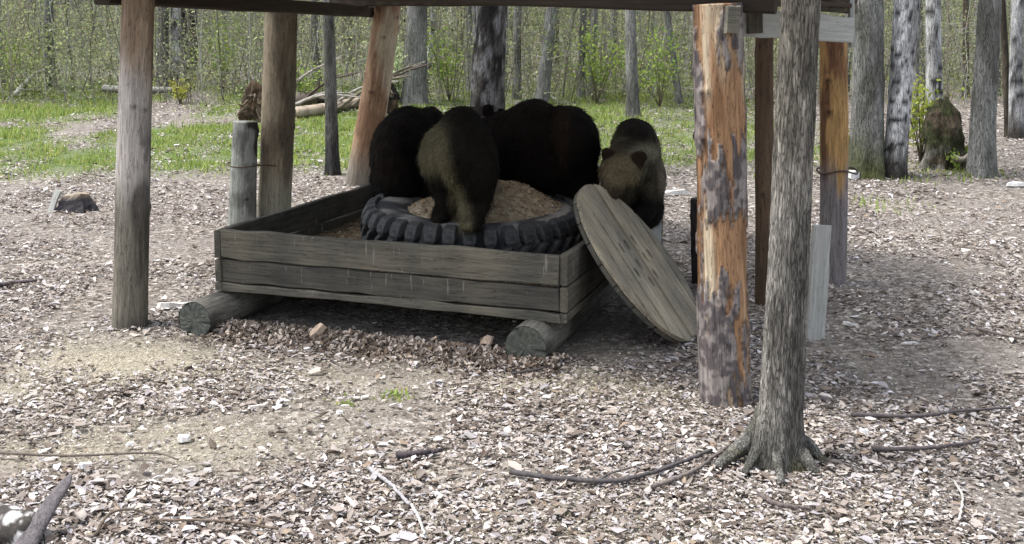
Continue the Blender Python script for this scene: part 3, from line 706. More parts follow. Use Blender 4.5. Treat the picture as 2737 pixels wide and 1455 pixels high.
# rear-right post C and its neighbours
pC = G(2096, 715); tC = P(2093, 60, pC.y)
pole('post', pC-Vector((0, 0, .1)), tC, .112, .108, lambda th, tt, V: mixc(mixc((.36, .22, .09), (.13, .065, .035), sstep(.42, .58, fbm(V[:, 0]*9, V[:, 1]*9, V[:, 2]*2, 4))), (.19, .17, .17), sstep(1.15, .75, V[:, 2]+.6*(fbm(th, V[:, 2]*2)-.5))),
     'orange streaked post with grey lower half behind the slender tree', seg=48, rings=160, bumpy=.1)
pF = G(1920, 765); tF = P(1928, 75, pF.y)
pole('post', pF-Vector((0, 0, .1)), tF, .075, .065, lambda th, tt, V: mixc((.13, .085, .05), (.06, .04, .03), fbm(V[:, 0]*9, V[:, 1]*9, V[:, 2]*2)), 'narrow dark post just left of the slender tree')
pH = G(1768, 716); tH = P(1762, 500, pH.y)
pole('post', pH-Vector((0, 0, .1)), tH, .085, .07, lambda th, tt, V: mixc((.05, .04, .04), (.025, .02, .022), fbm(V[:, 0]*9, V[:, 1]*9, V[:, 2]*4)), 'short post behind the orange post with shadow painted into its near-black colour')  # near-black colour carries the shadow at the back of the orange post
q1 = P(2106, 430, pC.y); ring_wire(q1-Vector((.03, 0, 0)), q1+Vector((.03, 0, 0)), .13, q1.z)

def board_mesh(L, h, th, n=8, jit=.003, rg=random):
    """long axis X, thickness Y, height Z, chamfered"""
    c = min(th, h)*.12
    sec = [(-th/2+c, -h/2), (th/2-c, -h/2), (th/2, -h/2+c), (th/2, h/2-c), (th/2-c, h/2), (-th/2+c, h/2), (-th/2, h/2-c), (-th/2, -h/2+c)]
    V = []; F = []
    for i in range(n+1):
        x = -L/2+L*i/n; ja, jb, jz = rg.gauss(0, jit), rg.gauss(0, jit*.4), rg.gauss(0, jit)
        for (y, z) in sec: V.append((x+(rg.gauss(0, jit) if i in (0, n) else 0), y+jb, z+(ja if z > 0 else jz)))
    for i in range(n):
        for k in range(8): F.append((i*8+k, i*8+(k+1) % 8, i*8+8+(k+1) % 8, i*8+8+k))
    me = bpy.data.meshes.new('board'); me.from_pydata(V, [], [tuple(f[::-1]) for f in F]+[tuple(range(8)), tuple(range(n*8+7, n*8-1, -1))]); me.update()
    return me
def board(name, p0, p1, h, th, mat, parent, up=Vector((0, 0, 1)), label=None, n=8, jit=.003):
    """board whose long centre line goes p0 -> p1; up = direction of its height"""
    p0, p1 = Vector(p0), Vector(p1); X = (p1-p0).normalized(); Z = (up - X*up.dot(X)).normalized(); Y = Z.cross(X)
    M = Matrix((X, Y, Z)).transposed().to_4x4(); M.translation = (p0+p1)/2
    o = link(name, board_mesh((p1-p0).length, h, th, n, jit), mat, parent, M)
    if label: o['label'] = label
    return o
# roof beams
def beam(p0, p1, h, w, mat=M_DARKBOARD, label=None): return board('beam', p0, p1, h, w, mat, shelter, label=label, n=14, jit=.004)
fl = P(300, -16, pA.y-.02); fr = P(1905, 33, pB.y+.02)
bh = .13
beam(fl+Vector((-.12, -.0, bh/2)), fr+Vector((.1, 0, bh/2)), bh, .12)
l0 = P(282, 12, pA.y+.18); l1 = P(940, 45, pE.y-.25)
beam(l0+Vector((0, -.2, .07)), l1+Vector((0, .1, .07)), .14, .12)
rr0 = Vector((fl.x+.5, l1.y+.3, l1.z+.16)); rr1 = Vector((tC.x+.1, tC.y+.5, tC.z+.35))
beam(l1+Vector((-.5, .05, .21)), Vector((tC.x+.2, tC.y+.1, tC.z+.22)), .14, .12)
# pale end boards on the right
e0 = P(1836, 55, pB.y+.28); e1 = P(2142, 76, pB.y+.62)
board('end_board', e0, e1, 68/pxm(e0.y), .045, M_GREYBOARD, shelter, label='silver-grey end board on the right side of the roof')
e2 = P(1832, 50, pB.y+.02); e3 = P(1860, 52, pB.y+.03)
board('end_board', P(1828, 50, pB.y-.16), P(1858, 52, pB.y-.15), 66/pxm(e0.y), .04, M_BOARD, shelter, n=3)
board('end_board', P(1858, -5, pB.y+.36), P(2146, 22, pB.y+.70), .05, .08, M_BOARD, shelter)
board('batten', P(2058, 12, pB.y+.50), P(2136, 14, pB.y+.60), .03, .05, M_DARKBOARD, shelter, n=3)
board('batten', P(2141, -28, pB.y+.64), P(2143, 118, pB.y+.64), .05, .03, M_GREYBOARD, shelter, up=Vector((0, 1, 0)), n=3)
board('batten', P(1898, 8, pB.y+.29), P(1900, 84, pB.y+.29), .085, .025, M_BOARD, shelter, up=Vector((1, 0, 0)), n=3)
# upright pale board beside the slender tree
bb = G(2050, 855); bt = P(2066, 568, bb.y+.06)
board('upright_board', bb-Vector((0, 0, .05)), bt, 50/pxm(bb.y), .045, M_GREYBOARD, shelter, up=Vector((1, .25, 0)), label='pale upright board beside the slender tree')
# roof boards, laid from the front beam back
def roof():
    A = fl+Vector((-.35, -.35, bh+.03)); B = fr+Vector((.35, -.30, bh+.05))
    D = l1+Vector((-.75, .55, .50)); Cc = Vector((tC.x+.35, tC.y+.6, tC.z+.62))
    n = 26
    for i in range(n):
        t0 = (i+.03)/n; t1 = (i+.97)/n
        a = A.lerp(B, (t0+t1)/2); d = D.lerp(Cc, (t0+t1)/2); w = (A.lerp(B, t1)-A.lerp(B, t0)).length
        side = (B-A).normalized()
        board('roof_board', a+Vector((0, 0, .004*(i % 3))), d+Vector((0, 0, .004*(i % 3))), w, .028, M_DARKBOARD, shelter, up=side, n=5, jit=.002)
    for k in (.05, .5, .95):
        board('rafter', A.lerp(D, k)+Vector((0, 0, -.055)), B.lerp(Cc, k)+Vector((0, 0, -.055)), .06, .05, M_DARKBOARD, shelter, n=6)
roof()

# ------------------------------------------------------------------ feeding box
LOGD = .25
FLb = P(543, 741, 7.56); FRb = P(1425, 831, 6.70); FLb.z = FRb.z = .25
fv = Vector((FRb.x-FLb.x, FRb.y-FLb.y, 0)); U = fv.normalized(); Wd = Vector((-U.y, U.x, 0)); LEN = fv.length; DEP = 2.5
BC = FLb + U*LEN/2 + Wd*DEP/2
box = thing('feeding_box', Vector((BC.x, BC.y, .2)), 'long low plank feeding box on two logs under the shelter', 'box')
TB = .05
rows = [(.0, .062), (.064, .165), (.231, .205)]
for i, (z0, h) in enumerate(rows):
    zz = .25+z0+h/2
    ins = [.0, .004, -.003][i]
    # front (between the side boards), back, left, right
    board('plank', FLb+U*(TB+.004)+Wd*(TB/2+ins)+Vector((0, 0, zz-.25)), FRb-U*(TB+.004 if i else .04)+Wd*(TB/2+ins)+Vector((0, 0, zz-.25)), h-.009, TB, M_BOARD, box, jit=.005, n=14)
    board('plank', FLb+U*(TB+.004)+Wd*(DEP-TB/2)+Vector((0, 0, zz-.25)), FRb-U*(TB+.004)+Wd*(DEP-TB/2)+Vector((0, 0, zz-.25)), h-.009, TB, M_BOARD, box, n=10)
    board('plank', FLb+U*(TB/2)+Wd*(-.004)+Vector((0, 0, zz-.25)), FLb+U*(TB/2)+Wd*(DEP+.03)+Vector((0, 0, zz-.25)), h-.009, TB, M_BOARD, box, n=10)
    board('plank', FRb-U*(TB/2)+Wd*(.015)+Vector((0, 0, zz-.25)), FRb-U*(TB/2)+Wd*(DEP+.02)+Vector((0, 0, zz-.25)), h-.009, TB, M_BOARD, box, n=10)
nb = 12
for i in range(nb):
    u = TB+.01+(LEN-2*TB-.02)*(i+.5)/nb; w = (LEN-2*TB-.02)/nb-.006
    board('floor_board', FLb+U*u+Wd*(TB+.005)+Vector((0, 0, .03)), FLb+U*u+Wd*(DEP-TB-.005)+Vector((0, 0, .03)), w, .03, M_BOARD, box, up=U, n=3)
board('corner_block', FRb-U*(TB+.035)+Wd*(TB+.032)+Vector((0, 0, .07)), FRb-U*(TB+.035)+Wd*(TB+.032)+Vector((0, 0, .40)), .05, .05, M_BOARD, box, up=U, n=3)
board('corner_block', FLb+U*(TB+.04)+Wd*(TB+.035)+Vector((0, 0, .07)), FLb+U*(TB+.04)+Wd*(TB+.035)+Vector((0, 0, .42)), .055, .055, M_BOARD, box, up=U, n=3)
BOXTOP = .25+.436
# runner logs
def runner(px, py, back, label, r, dm):
    g = G(px, py); c = Vector((g.x, g.y, r*.88)); e = c+Wd*back
    e.z = c.z
    t = thing('runner_log', c, label, 'log', 'logs carrying the feeding box')
    rings = 60; s = px*.01
    L = back
    def colf(th, tt, V):
        f = fbm(V[:, 0]*11, V[:, 1]*11, V[:, 2]*3, 4); return mixc((.185, .175, .15), (.085, .08, .07), sstep(.4, .62, f))
    me = tube_mesh('log', [Vector((0, 0, z)) for z in np.linspace(0, L, rings)], [r]*rings, 40, colf,
                   lambda th, t, rr: 1+.05*(fbm(np.cos(th)*1.5+s, np.sin(th)*1.5, t*L*1.5)-.5)*2+.015*(vn(np.cos(th)*9+s, np.sin(th)*9, t*L*5)-.5), cap=False)
    M = axis_matrix(c, e); link('log', me, M_POST, t, M)
    # sawn end with radial checks
    bm = bmesh.new(); cen = bm.verts.new((0, 0, 0)); rg = random.Random(int(px)); prev = [cen]*40; 
    for k, rr in enumerate((.3, .55, .8, .97)):
        ring = []
        for i in range(40):
            a = i/40*2*math.pi; z = .003*math.sin(k*3)+rg.gauss(0, .0015)+(.014 if i in (7, 21, 33) and k > 0 else 0)
            ring.append(bm.verts.new((rr*r*math.cos(a), rr*r*math.sin(a), z)))
        for i in range(40):
            if k == 0: bm.faces.new((cen, ring[(i+1) % 40], ring[i]))
            else: bm.faces.new((prev[i], prev[(i+1) % 40], ring[(i+1) % 40], ring[i]))
        prev = ring
    bmesh.ops.recalc_face_normals(bm, faces=bm.faces)
    m2 = bpy.data.meshes.new('sawn_end'); bm.to_mesh(m2); bm.free()
    link('sawn_end', m2, M_END, t, M)
    return t
runner(490, 846, 3.3, 'left log under the feeding box with worn dark end', .128, 0)
runner(1322, 922, 3.5, 'right log under the feeding box with clean dark sawn end', .137, 0)

# feed spread in the box
def heap(name, cx, cy, rx, ry, z0, h, cols, label, cat, nchip=4000, res=60, base=.0, clip=None, seed=3):
    rg = np.random.default_rng(seed)
    gx, gy = np.meshgrid(np.linspace(-1, 1, res), np.linspace(-1, 1, res)); x = gx.ravel(); y = gy.ravel()
    a, b = (x, y) if clip else (x*np.sqrt(1-y*y/2), y*np.sqrt(1-x*x/2))
    rr = np.sqrt(a*a+b*b)
    f = lambda a, b, wx, wy: h*(np.clip(1-(a*a+b*b), 0, 1)**1.0 if not clip else .5+.5*fbm(wx*2, wy*2, 5)) + (.03 if clip else .10)*(fbm(wx*7, wy*7, 4)-.5)
    if clip: wx = cx+a*rx*U.x+b*ry*Wd.x; wy = cy+a*rx*U.y+b*ry*Wd.y
    else: wx = cx+a*rx; wy = cy+b*ry
    z = z0+f(a, b, wx, wy)
    i = np.arange(res-1)[:, None]*res; j = np.arange(res-1)[None, :]
    F = np.stack([i+j, i+j+1, i+res+j+1, i+res+j], -1).reshape(-1, 4)
    fn = fbm(wx*30, wy*30, 2, 3)
    V = np.stack([wx, wy, z], -1); col = mixc(cols[0], cols[1], sstep(.35, .65, fn))
    k = rg.integers(0, (res-1)**2, nchip); pc = V[F[k]].mean(1)+np.array([0, 0, .004])+rg.normal(0, .004, (nchip, 3))*np.array([1, 1, 0])
    s = rg.uniform(.006, .016, nchip)[:, None]; d1 = rg.normal(0, 1, (nchip, 3))*np.array([1, 1, .4]); d1 /= np.linalg.norm(d1, axis=1)[:, None]; d2 = np.cross(d1, rg.normal(0, .4, (nchip, 3))+np.array([0, 0, 1])); d2 /= np.linalg.norm(d2, axis=1)[:, None]
    Vc = np.stack([pc-d1*s, pc+d2*s*.6, pc+d1*s, pc-d2*s*.6], 1).reshape(-1, 3)
    cc = np.array(cols)[rg.integers(0, len(cols), nchip)]*rg.uniform(.6, 1.3, (nchip, 1))
    V2 = np.concatenate([V, Vc]); F2 = np.concatenate([F, len(V)+np.arange(nchip*4).reshape(-1, 4)]); col2 = np.concatenate([col, np.repeat(cc, 4, 0)])
    o = link(name, npmesh(name, V2, F2, col2, smooth=False), M_LEAF)
    return meta(o, label, cat, kind='stuff')
heap('spilt_feed', BC.x, BC.y, LEN/2-TB-.012, DEP/2-TB-.012, .30, .17, [(.20, .15, .09), (.11, .075, .045), (.34, .29, .2)], 'brownish feed lying on the floor of the plank box', 'feed', 9000, 90, clip=True)

# ------------------------------------------------------------------ tyre with lugs
TC = P(1192, 560, 8.18); TC.z = .53
TR = .84
tyre = thing('tyre', Vector((TC.x, TC.y, .36)), 'huge lugged tractor tyre lying flat in the feeding box', 'tyre')
tiltM = Matrix.Translation(Vector((TC.x, TC.y, .535))) @ Matrix.Rotation(math.radians(3.0), 4, Vector((U.x, U.y, 0))) @ Matrix.Rotation(math.radians(2.2), 4, Vector((0, 1, 0)))
def tyre_parts():
    prof = [(.50, -.17), (.56, -.21), (.70, -.225), (.765, -.205), (.785, -.15), (.79, 0), (.785, .15), (.765, .205), (.70, .228), (.60, .222), (.52, .205), (.48, .17), (.46, .12), (.485, .10), (.52, .14)]
    seg = 96; V = []; 
    for i in range(seg):
        a = i/seg*2*math.pi
        for (r, z) in prof: V.append((r*math.cos(a), r*math.sin(a), z))
    n = len(prof); F = []
    for i in range(seg):
        for k in range(n-1): F.append((i*n+k, ((i+1) % seg)*n+k, ((i+1) % seg)*n+k+1, i*n+k+1))
    V = np.array(V); a = np.arctan2(V[:, 1], V[:, 0])
    f = fbm(V[:, 0]*5, V[:, 1]*5, V[:, 2]*5, 4); dust = sstep(.17, .21, V[:, 2])*sstep(.82, .7, np.hypot(V[:, 0], V[:, 1]))*(.35+.65*sstep(.35, .6, f))
    col = mixc(mixc((.022, .023, .025), (.16, .155, .15), sstep(.45, .65, f)*sstep(.74, .78, np.hypot(V[:, 0], V[:, 1]))), mixc((.26, .245, .225), (.045, .045, .048), sstep(.4, .6, fbm(V[:, 0]*7, V[:, 1]*7, 3, 4))), dust)
    me = npmesh('carcass', V, np.array(F), col); link('carcass', me, M_STICK, tyre, tiltM)
    def block(st, bot, w, skew):
        bm = bmesh.new(); tv = []
        for (r, z, sk, ww), (rb, zb) in zip(st, bot):
            l = -w*ww; h = w*ww; sk *= skew
            tv.append([bm.verts.new((r, sk+l*.72, z)), bm.verts.new((r, sk+h*.72, z)), bm.verts.new((rb, sk+h, zb)), bm.verts.new((rb, sk+l, zb))])
        for i in range(len(tv)-1):
            for k in range(4): bm.faces.new((tv[i][k], tv[i][(k+1) % 4], tv[i+1][(k+1) % 4], tv[i+1][k]))
        bm.faces.new(tv[0]); bm.faces.new(tv[-1][::-1]); bmesh.ops.recalc_face_normals(bm, faces=bm.faces)
        bmesh.ops.bevel(bm, geom=[e for e in bm.edges if len(e.link_faces) == 2 and e.calc_face_angle(0) > .6], offset=.004, segments=1, affect='EDGES')
        m = bpy.data.meshes.new('tread_lug'); bm.to_mesh(m); bm.free(); m.materials.append(M_RUBBER); return m
    def shoulder(sg): return block([(.845, sg*.10, 0, .55), (.852, sg*.135, 0, .95), (.842, sg*.175, 0, 1.05), (.812, sg*.225, 0, 1.0), (.75, sg*.242, 0, .85)], [(.77, sg*.10), (.77, sg*.13), (.77, sg*.16), (.755, sg*.20), (.735, sg*.215)], .058, 1)
    def mid(sg): return block([(.838, sg*-.03, -.05, 1), (.85, sg*.03, -.01, 1.1), (.85, sg*.09, .05, .9), (.84, sg*.115, .075, .5)], [(.77, sg*-.03), (.77, sg*.03), (.77, sg*.09), (.77, sg*.115)], .036, 1)
    kinds = [(shoulder(1), 36, 0), (mid(1), 36, .5), (shoulder(-1), 36, .5), (mid(-1), 36, 0)]
    rg = random.Random(8)
    for (m, n, off) in kinds:
        for i in range(n):
            o = bpy.data.objects.new('tread_lug', m); C.objects.link(o); o.parent = tyre
            o.matrix_basis = Matrix.Translation(-tyre.location) @ tiltM @ Matrix.Rotation((i+off+rg.uniform(-.06, .06))/n*2*math.pi, 4, 'Z') @ Matrix.Translation((rg.uniform(-.006, .003), 0, rg.uniform(-.004, .004)))
tyre_parts()
heap('feed_heap', TC.x+.11, TC.y+.06, .77, .70, .60, .31, [(.40, .33, .23), (.26, .20, .13), (.50, .43, .33), (.30, .17, .08)], 'tan heap of grain feed piled in the middle of the tyre', 'feed', 7000, 70, seed=9)

# ------------------------------------------------------------------ round board leaning on the box
def disc():
    bot = G(1744, 858); top = P(1494, 474, 7.70)
    u = (top-bot).normalized(); v = Vector((.25, .92, .09)); v = (v-u*v.dot(u)).normalized(); nrm = v.cross(u)
    if nrm.z < 0: nrm = -nrm
    R = (top-bot).length/2*1.03; cen = (top+bot)/2+Vector((0, 0, .02))
    t = thing('round_table_top', bot, 'round plank disc from a cable drum leaning on the right side of the box', 'wooden disc')
    vv = nrm.cross(u)
    M = Matrix((u, vv, nrm)).transposed().to_4x4(); M.translation = cen
    nP = 8; th = .032
    edges = np.linspace(-R, R, nP+1)
    cutters = [(.16, -.07), (.02, -.09), (-.12, -.07), (.13, .08), (-.03, .09), (-.17, .07), (.10, .23), (-.10, .24), (.05, -.24)]
    def cutout(me, cuts, sx):
        bm = bmesh.new()
        for (x, y) in cuts:
            r = bmesh.ops.create_cone(bm, cap_ends=True, segments=10, radius1=.018, radius2=.018, depth=.3); bmesh.ops.scale(bm, verts=r['verts'], vec=(2.4, 1.45, 1)); bmesh.ops.translate(bm, verts=r['verts'], vec=(x, y, 0))
        cm = bpy.data.meshes.new('cut'); bm.to_mesh(cm); bm.free()
        ca = bpy.data.objects.new('cut', cm); oa = bpy.data.objects.new('tmp', me); C.objects.link(ca); C.objects.link(oa)
        md = oa.modifiers.new('b', 'BOOLEAN'); md.object = ca; md.operation = 'DIFFERENCE'; md.solver = 'EXACT'
        dg = bpy.context.evaluated_depsgraph_get(); me2 = bpy.data.meshes.new_from_object(oa.evaluated_get(dg)); me2.name = me.name
        bpy.data.objects.remove(oa); bpy.data.objects.remove(ca); me2.materials.clear(); return me2
    for i in range(nP):
        a, b = edges[i]+.008, edges[i+1]-.008
        def strip(a, b, RR):
            ys = np.linspace(max(a, -RR*.999), min(b, RR*.999), 9)
            right = [(math.sqrt(max(RR*RR-y*y, 0)), y) for y in ys]; left = [(-x, y) for x, y in right[::-1]]
            return right+left
        poly = strip(a, b, R*(1+random.uniform(-.012, .004)))
        bm = bmesh.new(); vs = [bm.verts.new((x, y, -th)) for x, y in poly]; f = bm.faces.new(vs)
        ex = bmesh.ops.extrude_face_region(bm, geom=[f]); nv = [g for g in ex['geom'] if isinstance(g, bmesh.types.BMVert)]
        bmesh.ops.translate(bm, verts=nv, vec=(0, 0, th+random.uniform(-.009, .007)))
        bmesh.ops.recalc_face_normals(bm, faces=bm.faces)
        me = bpy.data.meshes.new('plank'); bm.to_mesh(me); bm.free()
        cuts = [(x, y) for x, y in cutters if a+.018 < y < b-.018]
        if cuts: me = cutout(me, cuts, 1)
        link('plank', me, M_DISC, t, M)
    # second layer below, boards crossing
    for i in range(nP):
        a, b = edges[i]+.004, edges[i+1]-.004
        ys = np.linspace(max(a, -R*.97), min(b, R*.97), 9); RR = R*.985
        poly = [(y, math.sqrt(max(RR*RR-y*y, 0))) for y in ys]; poly += [(y, -x) for y, x in poly[::-1]]
        bm = bmesh.new(); vs = [bm.verts.new((x, y, -th*2-.002)) for x, y in poly]; f = bm.faces.new(vs)
        ex = bmesh.ops.extrude_face_region(bm, geom=[f]); nv = [g for g in ex['geom'] if isinstance(g, bmesh.types.BMVert)]
        bmesh.ops.translate(bm, verts=nv, vec=(0, 0, th-.004)); bmesh.ops.recalc_face_normals(bm, faces=bm.faces)
        me = bpy.data.meshes.new('backing_plank'); bm.to_mesh(me); bm.free()
        me = cutout(me, cutters, 1)
        link('backing_plank', me, M_BOARD, t, M)
disc()
sp = Vector((P(1640, 560, 8.55).x, 8.55, 0)); sp.z = gz(sp.x, sp.y)
t = thing('board_post', sp, 'grey square board standing upright behind the leaning disc', 'board')
board('board', sp-Vector((0, 0, .05)), P(1642, 519, 8.56), .13, .05, M_GREYBOARD, t, up=Vector((1, .1, 0)))
board('cap', P(1634, 524, 8.53), P(1664, 512, 8.57), .03, .08, M_GREYBOARD, t, n=3)

# ------------------------------------------------------------------ bears
def fur_mat():
    m, nt, b, o = new_mat('bear_fur'); L = nt.links
    at = N(nt, 'ShaderNodeVertexColor', layer_name='Col'); tc = N(nt, 'ShaderNodeTexCoord')
    n1 = N(nt, 'ShaderNodeTexNoise', Scale=55.0, Detail=5.0, Roughness=.7); L.new(tc.outputs['Object'], n1.inputs['Vector'])
    r = ramp(nt, n1.outputs[0], [(.3, g3(.5)), (.7, g3(1.45))]); mx = N(nt, 'ShaderNodeMixRGB', blend_type='MULTIPLY'); mx.inputs[0].default_value = 1
    L.new(at.outputs[0], mx.inputs[1]); L.new(r.outputs[0], mx.inputs[2]); L.new(mx.outputs[0], b.inputs['Base Color'])
    b.inputs['Roughness'].default_value = .9; b.inputs['Specular IOR Level'].default_value = .1
    bp = N(nt, 'ShaderNodeBump', Strength=.6, Distance=.012); L.new(n1.outputs[0], bp.inputs['Height']); L.new(bp.outputs[0], b.inputs['Normal'])
    return m
M_FUR = fur_mat()
def ell(px, py, Y, rx, ry, rz, rot=0, tiltx=0, roty=0): return ('e', P(px, py, Y), (rx, ry, rz), (tiltx, roty, rot))
def cap(p, q, r0, r1): return ('c', p, q, r0, r1)
def bear(label, base, shapes, colf, furlen=.045, nfur=26000, eyes=(), nose=None, flow=Vector((0, .1, -1)), seed=1, claws=()):
    bm = bmesh.new()
    def ball(c, r, rot=(0, 0, 0)):
        from mathutils import Euler
        M = Matrix.Translation(c) @ Euler(rot).to_matrix().to_4x4() @ Matrix.Diagonal((*r, 1))
        bmesh.ops.create_icosphere(bm, subdivisions=3, radius=1, matrix=M)
    for s in shapes:
        if s[0] == 'e': ball(s[1], s[2], s[3])
        else:
            p, q, r0, r1 = s[1:]; L = (q-p).length; n = max(2, int(L/(min(r0, r1)*.35)))
            for i in range(n+1):
                t = i/n; r = lerp(r0, r1, t); ball(p.lerp(q, t), (r, r, r))
    me = bpy.data.meshes.new('tmp'); bm.to_mesh(me); bm.free(); o = bpy.data.objects.new('tmp', me); C.objects.link(o)
    md = o.modifiers.new('r', 'REMESH'); md.mode = 'VOXEL'; md.voxel_size = .016
    sm = o.modifiers.new('s', 'SMOOTH'); sm.iterations = 7; sm.factor = .6
    dg = bpy.context.evaluated_depsgraph_get(); b = bpy.data.meshes.new_from_object(o.evaluated_get(dg)); bpy.data.objects.remove(o)
    b.name = 'body'; n = len(b.vertices); co = np.zeros(n*3, np.float32); b.vertices.foreach_get('co', co); co = co.reshape(-1, 3)
    no = np.zeros(n*3, np.float32); b.vertices.foreach_get('normal', no); no = no.reshape(-1, 3)
    cl = fbm(co[:, 0]*26, co[:, 1]*26, co[:, 2]*9, 3)-.5; co2 = co + no*(.022*(fbm(co[:, 0]*9, co[:, 1]*9, co[:, 2]*6, 3)-.5)+.020*cl)[:, None]; b.vertices.foreach_set('co', co2.astype(np.float32).ravel())
    cc = np.ones((n, 4), np.float32); cc[:, :3] = colf(co); a = b.color_attributes.new('Col', 'FLOAT_COLOR', 'POINT'); a.data.foreach_set('color', cc.ravel())
    b.polygons.foreach_set('use_smooth', np.ones(len(b.polygons), bool)); b.materials.clear(); b.update()
    t = thing('bear', base, label, 'bear')
    link('body', b, M_FUR, t)
    rg = np.random.default_rng(seed); k = rg.integers(0, n, nfur)
    p = co2[k]+rg.normal(0, .006, (nfur, 3)); nn = no[k]; f = np.array(flow)[None, :]+rg.normal(0, .25, (nfur, 3)); f = f-nn*(f*nn).sum(1)[:, None]; f /= np.linalg.norm(f, axis=1)[:, None]+1e-6
    d = f*.85+nn*rg.uniform(.25, .6, (nfur, 1)); d /= np.linalg.norm(d, axis=1)[:, None]
    L = furlen*rg.uniform(.45, 1.0, (nfur, 1))*(1+2.2*np.clip(cl[k], -.2, .4))[:, None]; s = np.cross(d, nn+rg.normal(0, .3, (nfur, 3))); s /= np.linalg.norm(s, axis=1)[:, None]+1e-6; w = .0022
    p = p-nn*.006
    V = np.stack([p-s*w, p+s*w, p+d*L+np.array([0, 0, -.15])*L*L/furlen], 1).reshape(-1, 3)
    cf = colf(co2[k])*rg.uniform(.55, 1.5, (nfur, 1))*(1+2.0*np.clip(cl[k], -.3, .4))[:, None]
    fo = link('fur', npmesh('fur', V, np.arange(3*nfur).reshape(-1, 3), np.repeat(cf, 3, 0), smooth=False), M_FUR, t); fo['kind'] = 'stuff'
    for (e, r) in eyes:
        bm = bmesh.new(); bmesh.ops.create_icosphere(bm, subdivisions=2, radius=r); m = bpy.data.meshes.new('eye'); bm.to_mesh(m); bm.free(); link('eye', m, M_NOSE, t, Matrix.Translation(e))
    if nose:
        bm = bmesh.new(); bmesh.ops.create_icosphere(bm, subdivisions=2, radius=1); m = bpy.data.meshes.new('nose'); bm.to_mesh(m); bm.free(); link('nose', m, M_NOSE, t, Matrix.Translation(nose) @ Matrix.Diagonal((.026, .02, .02, 1)))
    return t
DARK = np.array((.0045, .0035, .003)); MIDB = np.array((.011, .0075, .005)); TAN = np.array((.085, .074, .043))
def blobmask(co, c, r, soft=.35):
    d = np.linalg.norm((co-np.array(c))/np.array(r), axis=1); return sstep(1+soft, 1-soft, d)

# left dark bear, bending into the tyre, seen from behind its left flank
Y1 = 8.75
def col1(co): return mixc(DARK, MIDB, sstep(.45, .6, fbm(co[:, 0]*4, co[:, 1]*4, co[:, 2]*4, 3))*.8)
s1 = [ell(1008, 392, Y1, .245, .42, .34), ell(1030, 340, Y1+.25, .25, .38, .24), ell(1010, 440, Y1-.12, .22, .30, .26), ell(1078, 300, Y1+.38, .13, .22, .10),
      cap(P(970, 450, Y1-.05), P(985, 508, Y1-.12), .13, .085), cap(P(985, 508, Y1-.12), P(1005, 545, Y1-.16), .085, .08),
      cap(P(1060, 450, Y1-.15), P(1062, 520, Y1-.2), .13, .085), cap(P(1062, 520, Y1-.2), P(1068, 555, Y1-.28), .08, .08),
      cap(P(1030, 400, Y1+.5), P(1040, 480, Y1+.55), .11, .08), cap(P(1090, 400, Y1+.5), P(1098, 490, Y1+.5), .11, .08),
      cap(P(1070, 330, Y1+.45), P(1100, 400, Y1+.7), .17, .14), ell(1112, 420, Y1+.8, .15, .17, .15), cap(P(1115, 430, Y1+.85), P(1120, 490, Y1+.95), .08, .06),
      ell(1085, 278, Y1+.55, .05, .03, .045)]
bear('dark bear bending into the tyre at the left end of the group', Vector((P(1015, 500, Y1).x, Y1, .45)), s1, col1, seed=1)

# second bear, paler left flank, hind feet on the tyre
Y2 = 7.62
c2 = P(1155, 400, Y2)
def col2(co):
    f = fbm(co[:, 0]*5+2, co[:, 1]*5, co[:, 2]*4, 3)
    px = (co[:, 0]/co[:, 1])*FOC+CX
    x = co[:, 0]; z = co[:, 2]; cz = P(1155, 400, Y2).z; cx = c2.x
    # paler colour over the left flank running down the thigh
    edge = cx-.06+.16*sstep(cz+.1, cz-.42, z)
    m = sstep(edge+.055, edge-.055, x+.06*(f-.5))*sstep(cz+.32, cz+.20, z)
    low = sstep(cz-.02, cz-.14, z+.10*(f-.5))*sstep(cx-.07, cx-.13, x-.18*(cz-.06-z))
    m = m*(1-low)
    return mixc(mixc(DARK, (.022, .018, .011), .4*f), TAN*(1.15-.3*f)[:, None], m*.95)
s2 = [ell(1157, 385, Y2, .245, .40, .27), ell(1160, 340, Y2+.15, .17, .42, .20), ell(1120, 400, Y2+.1, .18, .34, .25), ell(1192, 420, Y2-.04, .175, .30, .30),
      cap(P(1195, 450, Y2-.08), P(1192, 520, Y2-.14), .155, .105), cap(P(1192, 520, Y2-.14), P(1186, 556, Y2-.22), .105, .085), ell(1184, 566, Y2-.30, .075, .12, .05),
      cap(P(1115, 440, Y2+.02), P(1132, 510, Y2+.0), .125, .085), cap(P(1132, 510, Y2+.0), P(1110, 540, Y2+.05), .085, .07), ell(1106, 552, Y2-.0, .065, .11, .045),
      cap(P(1110, 380, Y2+.5), P(1105, 480, Y2+.62), .12, .08), cap(P(1195, 380, Y2+.5), P(1200, 480, Y2+.62), .12, .08),
      cap(P(1155, 370, Y2+.45), P(1150, 420, Y2+.78), .19, .15), ell(1150, 440, Y2+.88, .14, .16, .14), cap(P(1150, 450, Y2+.95), P(1150, 490, Y2+1.02), .075, .055),
      ell(1130, 400, Y2+.9, .04, .025, .04), ell(1172, 400, Y2+.9, .04, .025, .04), ell(1168, 352, Y2-.30, .035, .03, .05)]
bear('bear with paler left flank seen from behind with hind feet on the tyre', Vector((c2.x, Y2, .75)), s2, col2, seed=2)

